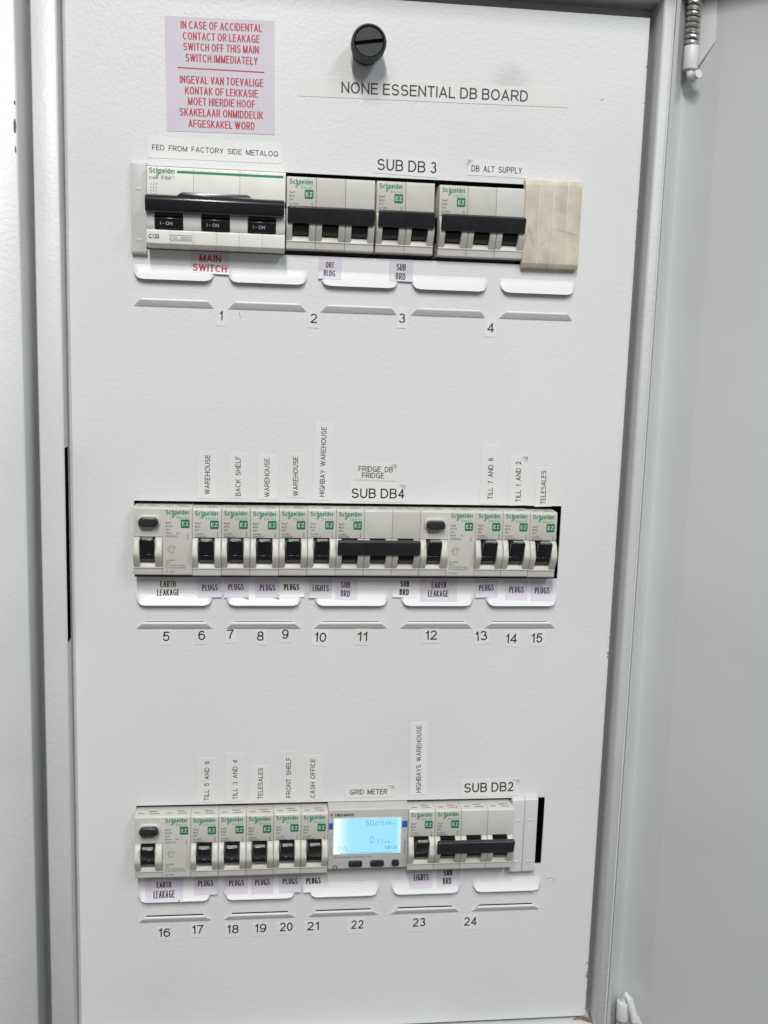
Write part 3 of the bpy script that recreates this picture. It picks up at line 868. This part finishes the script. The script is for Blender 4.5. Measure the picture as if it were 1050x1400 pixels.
# grid meter
mt = thing('energy_meter', 'grey electronic energy meter with lit blue display and three buttons', 'meter', (X3 + 126.1, -PITCH, 0))
MZ = 9.4
part('housing', prism([(-.4, -45), (-.4, -1), (-1.2, MZ - .8), (-2.0, MZ), (-43.6, MZ), (-44.2, MZ - .8), (-44.6, -45)], 0, 53.8, 'x', .4, 2, front_only), M['meter'], mt)
scr = bpy.data.materials.new('lit_display')
N, Lk, b = nodes(scr)
b.inputs['Base Color'].default_value = (.05, .12, .15, 1)
b.inputs['Roughness'].default_value = .12
tc = N.new('ShaderNodeTexCoord')
sx = N.new('ShaderNodeSeparateXYZ')
Lk.new(tc.outputs['Generated'], sx.inputs[0])
rp = N.new('ShaderNodeValToRGB')
rp.color_ramp.interpolation = 'EASE'
rp.color_ramp.elements[0].position, rp.color_ramp.elements[0].color = 0, (.95, 1, 1, 1)
rp.color_ramp.elements[1].position, rp.color_ramp.elements[1].color = .26, (.37, .75, .93, 1)
e = rp.color_ramp.elements.new(.92); e.color = (.33, .73, .94, 1)
e = rp.color_ramp.elements.new(1); e.color = (.55, .88, 1, 1)
Lk.new(sx.outputs['X'], rp.inputs[0])
Lk.new(rp.outputs[0], b.inputs['Emission Color'])
b.inputs['Emission Strength'].default_value = .95
part('bezel', prism(rrect(3.2, 49.6, -33.6, -7.4, .6, 3), MZ - .2, MZ + .25, 'z', .1, 1), M['blank'], mt)
ds = part('display', prism(rrect(3.9, 48.9, -33.0, -8.0, .4, 3), MZ, MZ + .5, 'z'), scr, mt)
zt = MZ + .56
def seg(txt, w, h, cx, cy, t=.09):
    return lettering(txt, w, h, t, cx, cy, zt)
part('reading', [seg('50', 5.4, 4.2, 27.8, -11.2, .07), seg('.', .4, .4, 31.0, -13.1, .9), seg('675', 6.2, 3.1, 34.6, -11.6, .07), seg('KW', 3.6, 2.4, 40.6, -11.5, .08), seg('H', 1.2, 2.0, 44.2, -12.0, .09),
                 seg('0', 2.5, 5.0, 29.4, -23.2, .07), seg('31', 5.0, 3.4, 34.2, -24.0, .06), seg('KW', 3.6, 1.8, 40.2, -25.0, .1)], M['lcd_ink'], ds, False)
part('status_icons', [seg('CB', 3.2, 2.2, 40.2, -28.8, .16), seg('LO', 3.6, 2.2, 44.8, -28.8, .16), ribbons([[(10, -30.4), (11.7, -27.2), (13.4, -30.4), (10, -30.4)], [(11.7, -28.4), (11.7, -29.5)], arc(7.4, -29, 1.2, 1.2, 0, 360, 14)], .16, -1e4, 1e4, zt), seg('-', 36, .3, 26, -32.3, .8)], M['lcd_ink'], ds, False)
part('blue_band', prism([(.4, -15.4), (3.1, -15.4), (3.1, -11.0), (.4, -11.0)], MZ - .2, MZ + .08, 'z'), M['blue'], mt, False)
part('blue_band', prism([(49.7, -14.9), (53.3, -14.9), (53.3, -10.4), (49.7, -10.4)], MZ - .2, MZ + .08, 'z'), M['blue'], mt, False)
part('red_emblem', [prism([(.9, -4.4), (1.9, -4.4), (2.1, -6.6)], MZ - .2, MZ + .08, 'z'), prism([(3.1, -4.4), (2.1, -4.4), (2.2, -6.6)], MZ - .2, MZ + .08, 'z'), prism([(1.9, -6.4), (2.3, -6.4), (2.4, -7.2), (1.9, -7.2)], MZ - .2, MZ + .08, 'z')], M['red'], mt, False)
part('maker_lettering', lettering('CARLO GAVAZZI', 12.6, 1.9, .22, 10.6, -5.3, MZ + .06), M['ink'], mt, False)
link('small_print', tiny((('EM340DINAV23XS1X   3x230/400VAC   5(65)A', 4.2, -35.9, 1.0, MZ + .06), ('Energy Analyzer', 52.2, -33, 1.1, MZ + .06, True), ('0122/PTB', 2.5, -34, 1.1, MZ + .06, True)), M['grey_print']), mt)
part('wiring_symbol', ribbons([arc(1.9, -19, .9, .9, 0, 300, 10), [(1.2, -21), (1.9, -22.2)], [(2.6, -21), (1.9, -22.2)], [(1.9, -22.2), (1.9, -24)]], .22, -1e4, 1e4, MZ + .06), M['grey_print'], mt, False)
part('lock_symbol', ribbons([arc(5.2, -42.6, 1.1, 1.3, 180, 0, 8), [(4.1, -42.6), (4.1, -43.2)], [(6.3, -42.6), (6.3, -43.2)]], .5, -1e4, 1e4, MZ + .06), M['ink'], mt, False)
for a, b in ((14.2, 23.4), (28.8, 38.2), (43.4, 48.4)):
    part('button', prism(rrect(a, b, -41.9, -37.9, 1.4, 5), MZ - .5, MZ + 1.6, 'z', .5, 3), M['charcoal'], mt)

# ================================================================ STICKERS
STICKERS = [
('warning', 'lilac', (52.39, 256.78, 64.25, 64.87, 1.06), [('IN CASE OF ACCIDENTAL', 52.77, 284.72, 47.68, 4.34, 1.11, 2), ('CONTACT OR LEAKAGE', 52.79, 278.54, 45.14, 4.36, 1.05, 2), ('SWITCH OFF THIS MAIN', 52.69, 272.52, 44.42, 4.37, 0.94, 2), ('SWITCH IMMEDIATELY', 53.05, 266.26, 42.52, 4.38, 0.75, 2), ('|bar', 52.66, 260.19, 50.6, 0.75, 0.26, 0), ('INGEVAL VAN TOEVALIGE', 53.08, 253.89, 49.37, 4.41, 0.69, 2), ('KONTAK OF LEKKASIE', 53.09, 247.68, 43.11, 4.43, 0.58, 2), ('MOET HIERDIE HOOF', 53.11, 241.64, 39.75, 4.44, 0.46, 2), ('SKAKELAAR ONMIDDELIK', 53.12, 235.39, 49.46, 4.45, 0.64, 2), ('AFGESKAKEL WORD', 53.25, 229.0, 39.48, 4.47, 0.67, 2)], None),
('fed', 'white', (49.45, 214.15, 80.85, 12.1, 0.33), [('FED  FROM  FACTORY  SIDE  METALOQ', 49.61, 213.88, 75.02, 3.2, -0.12, 0)], None),
('none', 'white', (182.46, 255.01, 166.95, 11.19, 0.84), [('NONE ESSENTIAL DB BOARD', 182.53, 255.23, 115.61, 6.64, 0.67, 0)], None),
('db3', 'white', (165.91, 210.53, 39.41, 10.67, -1.81), [('SUB DB 3', 166.36, 210.74, 37.02, 6.81, -0.38, 0)], None),
('alt', 'white', (223.25, 211.65, 38.84, 8.95, -0.39), [('DB  ALT  SUPPLY', 222.8, 211.44, 32.04, 3.74, 0.13, 0)], 'TL'),
('mains', 'clearlilac', (46.76, 147.81, 23.47, 13.08, -1.64), [('MAIN', 46.73, 150.41, 12.93, 4.38, -0.65, 3), ('SWITCH', 46.56, 144.61, 20.65, 4.39, -1.47, 3)], None),
('out', 'lilac', (120.27, 147.2, 14.42, 12.99, -0.99), [('OUT', 120.07, 149.37, 5.26, 3.64, -0.69, 4), ('BLDG', 119.91, 144.36, 7.22, 3.65, -2.1, 4)], None),
('1', 'white', (53.67, 115.11, 5.86, 10.11, -1.38), [('1', 53.39, 116.16, 2.18, 5.69, -1.62, 1)], None),
('2', 'white', (110.27, 115.31, 7.31, 9.4, -1.84), [('2', 110.76, 116.46, 4.17, 5.75, 0.05, 1)], None),
('sub3', 'lilac', (164.77, 147.47, 15.06, 12.8, -0.86), [('SUB', 164.69, 149.75, 6.02, 4.2, -0.84, 4), ('BRD', 164.46, 144.15, 6.2, 4.21, -2.31, 4)], None),
('3', 'white', (166.34, 118.56, 6.33, 12.73, -1.78), [('3', 166.31, 118.45, 4.21, 5.9, -0.31, 1)], None),
('4', 'white', (223.1, 114.46, 7.15, 11.63, -0.8), [('4', 223.49, 114.39, 4.3, 5.98, -0.34, 1)], None),
('5', 'white', (19.39, -88.91, 7.24, 9.76, -0.13), [('5', 19.67, -88.18, 4.51, 6.31, -0.13, 1)], None),
('6', 'white', (41.69, -88.67, 7.99, 9.8, 3.62), [('6', 42.24, -87.51, 4.42, 6.34, 3.62, 1)], None),
('7', 'white', (61.04, -88.07, 6.66, 9.4, 3.73), [('7', 60.69, -86.83, 4.3, 6.36, 3.73, 1)], None),
('8', 'white', (80.12, -89.2, 7.54, 9.58, -1.99), [('8', 79.97, -88.1, 4.47, 6.38, -1.99, 1)], None),
('9', 'white', (96.07, -88.0, 7.02, 9.17, -0.11), [('9', 96.12, -86.76, 4.35, 6.4, -0.11, 1)], None),
('10', 'white', (118.87, -89.58, 10.9, 10.82, -3.35), [('10', 119.0, -88.92, 7.81, 6.42, -3.35, 1)], None),
('11', 'white', (146.24, -88.73, 10.03, 11.52, -1.44), [('11', 146.6, -88.5, 6.65, 6.36, -1.44, 1)], None),
('12', 'white', (192.02, -88.07, 12.29, 10.7, 0.98), [('12', 192.53, -87.68, 7.94, 6.41, 0.98, 1)], None),
('13', 'white', (226.81, -88.84, 11.08, 10.62, 5.16), [('13', 226.33, -88.22, 8.34, 6.46, 5.16, 1)], None),
('14', 'white', (247.61, -90.74, 9.94, 10.36, -1.28), [('14', 247.12, -90.11, 7.8, 6.48, -1.28, 1)], None),
('15', 'white', (265.0, -90.47, 11.99, 10.7, -0.14), [('15', 264.65, -89.77, 7.69, 6.5, -0.14, 1)], None),
('el5', 'white', (18.95, -56.14, 22.38, 13.57, 0.22), [('EARTH', 20.91, -53.72, 9.77, 3.95, 0.22, 4), ('LEAKAGE', 21.1, -59.1, 14.0, 3.96, 1.33, 4)], None),
('pl6', 'lilac', (47.23, -56.11, 15.07, 12.08, 1.83), [('PLUGS', 47.42, -55.89, 10.01, 4.12, 1.83, 4)], None),
('pl7', 'lilac', (64.2, -55.91, 15.57, 12.4, 1.03), [('PLUGS', 63.98, -55.48, 9.92, 4.13, 1.03, 4)], 'BR'),
('pl8', 'lilac', (84.05, -56.13, 15.27, 11.87, 0.2), [('PLUGS', 84.11, -55.76, 9.85, 4.14, 0.2, 4)], 'BR'),
('pl9', 'white', (100.05, -55.86, 15.35, 12.05, 1.03), [('PLUGS', 99.69, -55.35, 9.91, 4.16, 1.03, 5)], None),
('li10', 'lilac', (118.47, -56.08, 15.03, 12.67, -0.59), [('LIGHTS', 118.6, -56.0, 10.54, 4.17, -0.59, 4)], None),
('sb11', 'lilac', (135.29, -56.28, 14.88, 13.72, -1.17), [('SUB', 134.78, -53.81, 6.13, 4.02, -1.17, 4), ('BRD', 134.77, -59.4, 6.15, 4.03, -2.62, 4)], None),
('sb12', 'white', (173.84, -55.69, 15.82, 12.31, -1.19), [('SUB', 173.74, -52.91, 6.07, 4.04, -1.19, 5), ('BRD', 173.55, -58.46, 6.22, 4.06, -1.21, 5)], None),
('el12', 'lilac', (196.32, -56.83, 24.6, 14.78, 0.22), [('EARTH', 196.47, -53.65, 9.68, 4.21, 0.22, 4), ('LEAKAGE', 196.17, -59.3, 13.73, 4.22, -0.47, 4)], None),
('pl13', 'lilac', (228.49, -55.88, 15.22, 11.67, 1.95), [('PLUGS', 228.53, -55.35, 9.94, 4.24, 1.95, 4)], None),
('pl14', 'lilac', (248.88, -56.8, 15.18, 12.79, -0.7), [('PLUGS', 248.94, -56.57, 9.87, 4.26, -0.7, 4)], None),
('pl15', 'lilac', (266.26, -57.13, 14.97, 12.98, -0.69), [('PLUGS', 266.56, -57.12, 10.09, 4.27, -0.69, 4)], None),
('v6', 'white', (45.39, 16.91, 11.54, 29.91, -0.74), [('WAREHOUSE', 45.52, 17.07, 25.1, 3.21, 89.26, 0)], None),
('v7', 'white', (64.36, 16.73, 11.9, 28.74, 0.47), [('BACK  SHELF', 64.71, 16.46, 25.33, 3.23, 90.47, 0)], None),
('v8', 'white', (83.26, 16.11, 12.4, 28.42, 0.72), [('WAREHOUSE', 82.97, 15.83, 24.99, 3.25, 90.72, 0)], None),
('v9', 'white', (101.05, 17.47, 11.34, 28.06, 0.96), [('WAREHOUSE', 101.05, 16.98, 25.35, 3.27, 90.96, 0)], None),
('v10', 'white', (118.57, 26.62, 12.1, 49.34, -0.62), [('HIGHBAY  WAREHOUSE', 118.34, 26.5, 44.78, 3.29, 89.38, 0)], None),
('fridge', 'white', (152.42, 20.7, 26.51, 11.09, -1.13), [('FRIDGE  DB', 152.36, 22.46, 22.18, 3.56, -0.94, 0), ('FRIDGE', 150.75, 18.34, 14.29, 3.57, -0.26, 0)], 'TR'),
('db4', 'white', (153.8, 7.21, 35.86, 11.76, -0.97), [('SUB DB4', 154.26, 6.74, 34.35, 6.42, 0.32, 1)], 'TR'),
('v13', 'white', (227.28, 20.03, 12.52, 38.49, 1.37), [('TILL  7  AND  8', 227.86, 17.44, 26.89, 3.37, 91.37, 0)], None),
('v14', 'white', (246.41, 16.28, 12.16, 32.32, 2.26), [('TILL  1  AND  2', 246.51, 15.77, 26.7, 3.4, 92.26, 0)], 'TR'),
('v15', 'white', (263.77, 12.39, 11.93, 25.62, 1.56), [('TELESALES', 263.53, 12.24, 22.25, 3.42, 91.56, 0)], None),
('v17', 'white', (45.27, -186.43, 12.29, 30.64, -0.36), [('TILL  5  AND  6', 45.81, -187.01, 27.73, 3.15, 89.64, 0)], None),
('v18', 'white', (64.22, -184.91, 13.33, 33.65, 0.44), [('TILL  3  AND  4', 64.43, -186.5, 27.52, 3.17, 90.44, 0)], None),
('v19', 'white', (80.66, -189.38, 12.31, 24.55, -0.06), [('TELESALES', 81.14, -189.53, 21.9, 3.19, 89.94, 0)], None),
('v20', 'white', (99.52, -184.71, 12.24, 35.03, 0.9), [('FRONT  SHELF', 99.81, -185.73, 28.27, 3.21, 90.9, 0)], None),
('v21', 'white', (115.72, -186.27, 12.59, 31.17, 0.82), [('CASH  OFFICE', 115.93, -186.63, 27.47, 3.23, 90.82, 0)], None),
('meter', 'white', (154.66, -196.49, 32.88, 8.54, 0.8), [('GRID  METER', 153.83, -196.88, 25.3, 3.77, -0.09, 0)], 'TR'),
('v23', 'white', (187.25, -174.08, 11.64, 51.55, 1.47), [('HIGHBAYS  WAREHOUSE', 187.33, -174.3, 47.77, 3.32, 91.47, 0)], None),
('db2', 'white', (237.09, -195.56, 40.86, 12.16, 0.22), [('SUB DB2', 236.61, -195.3, 34.34, 6.81, 0.77, 1)], 'TR'),
('li23', 'lilac', (191.87, -261.29, 15.9, 11.57, 0.04), [('LIGHTS', 192.14, -259.93, 10.42, 4.59, 0.04, 4)], None),
('sb24', 'lilac', (211.05, -260.2, 16.16, 12.29, 3.12), [('SUB', 210.68, -257.2, 5.96, 4.26, 3.12, 5), ('BRD', 210.34, -262.9, 6.13, 4.27, 1.34, 4)], None),
('el16', 'lilac', (18.04, -263.27, 25.15, 16.71, 0.73), [('EARTH', 17.82, -259.76, 9.57, 4.2, 0.73, 4), ('LEAKAGE', 18.01, -265.79, 13.97, 4.36, 0.45, 4)], None),
('pl17', 'lilac', (45.47, -261.11, 15.31, 11.81, 0.62), [('PLUGS', 45.39, -259.64, 10.06, 4.22, 0.62, 4)], None),
('pl18', 'lilac', (65.87, -261.2, 15.55, 11.56, -0.19), [('PLUGS', 65.92, -260.09, 10.0, 4.24, -0.19, 4)], None),
('pl19', 'lilac', (83.21, -261.47, 14.83, 11.6, -0.17), [('PLUGS', 83.33, -260.07, 9.92, 4.25, -0.17, 4)], None),
('pl20', 'lilac', (101.82, -261.49, 14.79, 11.34, -0.19), [('PLUGS', 102.07, -259.95, 10.12, 4.26, -0.19, 4)], None),
('pl21', 'white', (118.49, -261.44, 15.01, 11.67, 1.57), [('PLUGS', 117.84, -260.16, 9.9, 4.28, 1.57, 5)], None),
('16', 'white', (16.99, -295.56, 9.51, 9.87, -1.16), [('16', 17.93, -294.41, 7.9, 6.33, -1.16, 1)], None),
('17', 'white', (39.37, -294.22, 9.45, 9.31, 1.04), [('17', 40.17, -292.91, 7.82, 6.35, 1.04, 1)], None),
('18', 'white', (63.61, -294.94, 10.62, 9.5, -0.09), [('18', 63.67, -293.6, 8.02, 6.38, -0.09, 1)], None),
('19', 'white', (81.68, -294.74, 10.0, 9.23, -0.05), [('19', 82.42, -293.58, 7.94, 6.4, -0.05, 1)], None),
('20', 'white', (98.69, -294.5, 11.16, 8.96, 0.77), [('20', 99.91, -293.28, 8.67, 6.42, 0.77, 1)], None),
('21', 'white', (117.54, -294.7, 10.82, 9.44, 1.02), [('21', 118.2, -293.38, 8.03, 6.44, 1.02, 1)], None),
('22', 'white', (147.67, -294.79, 12.15, 11.3, 0.2), [('22', 148.78, -293.41, 8.53, 6.35, 0.2, 1)], None),
('23', 'white', (191.19, -294.85, 12.17, 11.03, 0.15), [('23', 191.8, -293.44, 8.81, 6.4, 0.15, 1)], None),
('24', 'white', (227.59, -295.07, 12.15, 10.56, 0.14), [('24', 228.14, -294.1, 8.92, 6.44, 0.14, 1)], None),
]
NUM = 'numbered circuit stickers'
LAB = {
 'warning': ('warning_sticker', 'square lilac warning sticker with red English and Afrikaans capitals', 'sticker', None),
 'fed': ('label_strip', 'white strip reading FED FROM FACTORY SIDE above the main switch', 'label', None),
 'none': ('label_strip', 'long strip reading NONE ESSENTIAL DB BOARD below the black knob', 'label', None),
 'db3': ('label_strip', 'white SUB DB 3 label above the top row breakers', 'label', 'sub board title labels'),
 'alt': ('label_strip', 'small DB ALT SUPPLY label with a lifted corner', 'label', None),
 'mains': ('circuit_sticker', 'pale sticker reading MAIN SWITCH in red', 'sticker', None),
 'out': ('circuit_sticker', 'lilac OUT BLDG sticker under the top row breakers', 'sticker', None),
 'sub3': ('circuit_sticker', 'lilac SUB BRD sticker above the number 3', 'sticker', 'SUB BRD stickers'),
 'sb11': ('circuit_sticker', 'lilac SUB BRD sticker between the LIGHTS sticker and number 11', 'sticker', 'SUB BRD stickers'),
 'sb12': ('circuit_sticker', 'white SUB BRD sticker left of a lilac EARTH LEAKAGE sticker', 'sticker', 'SUB BRD stickers'),
 'sb24': ('circuit_sticker', 'lilac SUB BRD sticker in the bottom row right of LIGHTS', 'sticker', 'SUB BRD stickers'),
 'el5': ('circuit_sticker', 'white EARTH LEAKAGE sticker above the number 5', 'sticker', 'EARTH LEAKAGE stickers'),
 'el12': ('circuit_sticker', 'lilac EARTH LEAKAGE sticker above the number 12', 'sticker', 'EARTH LEAKAGE stickers'),
 'el16': ('circuit_sticker', 'lilac EARTH LEAKAGE sticker above the number 16', 'sticker', 'EARTH LEAKAGE stickers'),
 'li10': ('circuit_sticker', 'lilac LIGHTS sticker above the number 10', 'sticker', 'LIGHTS stickers'),
 'li23': ('circuit_sticker', 'lilac LIGHTS sticker above the number 23', 'sticker', 'LIGHTS stickers'),
 'pl9': ('circuit_sticker', 'white PLUGS sticker in heavy black letters above number 9', 'sticker', 'PLUGS stickers'),
 'pl21': ('circuit_sticker', 'white PLUGS sticker below the CASH OFFICE breaker', 'sticker', 'PLUGS stickers'),
 'v6': ('label_strip', 'vertical WAREHOUSE strip left of the BACK SHELF strip', 'label', 'vertical circuit strips'),
 'v8': ('label_strip', 'vertical WAREHOUSE strip right beside the BACK SHELF strip', 'label', 'vertical circuit strips'),
 'v9': ('label_strip', 'vertical WAREHOUSE strip right beside the HIGHBAY WAREHOUSE strip', 'label', 'vertical circuit strips'),
 'v7': ('label_strip', 'vertical strip reading BACK SHELF', 'label', 'vertical circuit strips'),
 'v10': ('label_strip', 'long vertical strip reading HIGHBAY WAREHOUSE', 'label', 'vertical circuit strips'),
 'v13': ('label_strip', 'vertical strip reading TILL 7 AND 8', 'label', 'vertical circuit strips'),
 'v14': ('label_strip', 'vertical strip reading TILL 1 AND 2 with lifted corner', 'label', 'vertical circuit strips'),
 'v15': ('label_strip', 'vertical TELESALES strip at the right of the middle row', 'label', 'vertical circuit strips'),
 'v17': ('label_strip', 'vertical strip reading TILL 5 AND 6', 'label', 'vertical circuit strips'),
 'v18': ('label_strip', 'vertical strip reading TILL 3 AND 4', 'label', 'vertical circuit strips'),
 'v19': ('label_strip', 'vertical TELESALES strip between TILL 3 AND 4 and FRONT SHELF', 'label', 'vertical circuit strips'),
 'v20': ('label_strip', 'vertical strip reading FRONT SHELF', 'label', 'vertical circuit strips'),
 'v21': ('label_strip', 'vertical strip reading CASH OFFICE', 'label', 'vertical circuit strips'),
 'v23': ('label_strip', 'tall vertical strip reading HIGHBAYS WAREHOUSE in the bottom row', 'label', 'vertical circuit strips'),
 'fridge': ('label_strip', 'two-line FRIDGE DB FRIDGE label with lifted corner', 'label', None),
 'db4': ('label_strip', 'SUB DB4 title label with a lifted corner', 'label', 'sub board title labels'),
 'db2': ('label_strip', 'SUB DB2 title label in the bottom row', 'label', 'sub board title labels'),
 'meter': ('label_strip', 'small GRID METER label above the lit meter', 'label', None),
}
for n in (6, 7, 8, 13, 14, 15, 17, 18, 19, 20):
    LAB['pl%d' % n] = ('circuit_sticker', 'lilac PLUGS sticker just above the number %d sticker' % n, 'sticker', 'PLUGS stickers')
for n in range(1, 25):
    LAB[str(n)] = ('number_sticker', 'small white sticker with the black number %d' % n, 'sticker', NUM)
INK = {'warning': 'red_ink', 'mains': 'deep_red_ink'}
TAPE_T = .22
def sticker(key, col, place, texts, peel):
    cx, cy, w, h, ang = place
    name, label, cat, group = LAB[key]
    c, s = math.cos(R(ang)), math.sin(R(ang))
    base = .03
    root = thing(name, label, cat, (cx, cy, 0), group)
    def lift(x, y):                             # local sheet coordinates (before turning) -> height
        z = 0 if key.isdigit() else tab_height(cy + s * x + c * y)
        if peel:
            px = (w / 2 - x) if peel[1] == 'R' else (x + w / 2)
            py = (h / 2 - y) if peel[0] == 'T' else (y + h / 2)
            d = max(0, 1 - (px + py * 1.1) / min(4.2, .5 * min(w, h)))
            z += 2.2 * d ** 1.3
        return z
    bm = bmesh.new()
    nx, ny = max(2, int(w / 1.1)), max(2, int(h / 1.0))
    nx, ny = min(nx, 60), min(ny, 60)
    g = [[None] * (nx + 1) for _ in range(ny + 1)]
    for j in range(ny + 1):
        for i in range(nx + 1):
            x, y = -w / 2 + w * i / nx, -h / 2 + h * j / ny
            g[j][i] = bm.verts.new((c * x - s * y, s * x + c * y, base + TAPE_T + lift(x, y)))
    for j in range(ny):
        for i in range(nx):
            bm.faces.new((g[j][i], g[j][i + 1], g[j + 1][i + 1], g[j + 1][i]))
    r = bmesh.ops.extrude_face_region(bm, geom=list(bm.faces))
    for v in [q for q in r['geom'] if isinstance(q, bmesh.types.BMVert)]:
        v.co.z -= TAPE_T
    bmesh.ops.recalc_face_normals(bm, faces=bm.faces)
    part('paper', bm, M[col], root, True)
    ink = M[INK.get(key) or ('ink' if texts and texts[0][6] >= 1 else 'soft_ink')]
    for (t, tx, ty, tw, th, ta, bold) in texts:
        if t == '|bar':
            b2 = ribbons([[(-tw / 2, 0), (tw / 2, 0)]], th, -th / 2, th / 2)
            cc, ss = math.cos(R(ta)), math.sin(R(ta))
            for v in b2.verts:
                x, y = v.co.x, v.co.y
                v.co = Vector((tx - cx + cc * x - ss * y, ty - cy + ss * x + cc * y, v.co.z))
            nm = 'rule'
        else:
            b2 = lettering(t, tw, th, bold, tx - cx, ty - cy, 0, ta)
            nm = 'lettering'
        for v in b2.verts:
            v.co.z += base + TAPE_T + .035 + (0 if key.isdigit() else tab_height(cy + v.co.y))
        part(nm, b2, ink, root, False)
for row in STICKERS:
    sticker(*row)
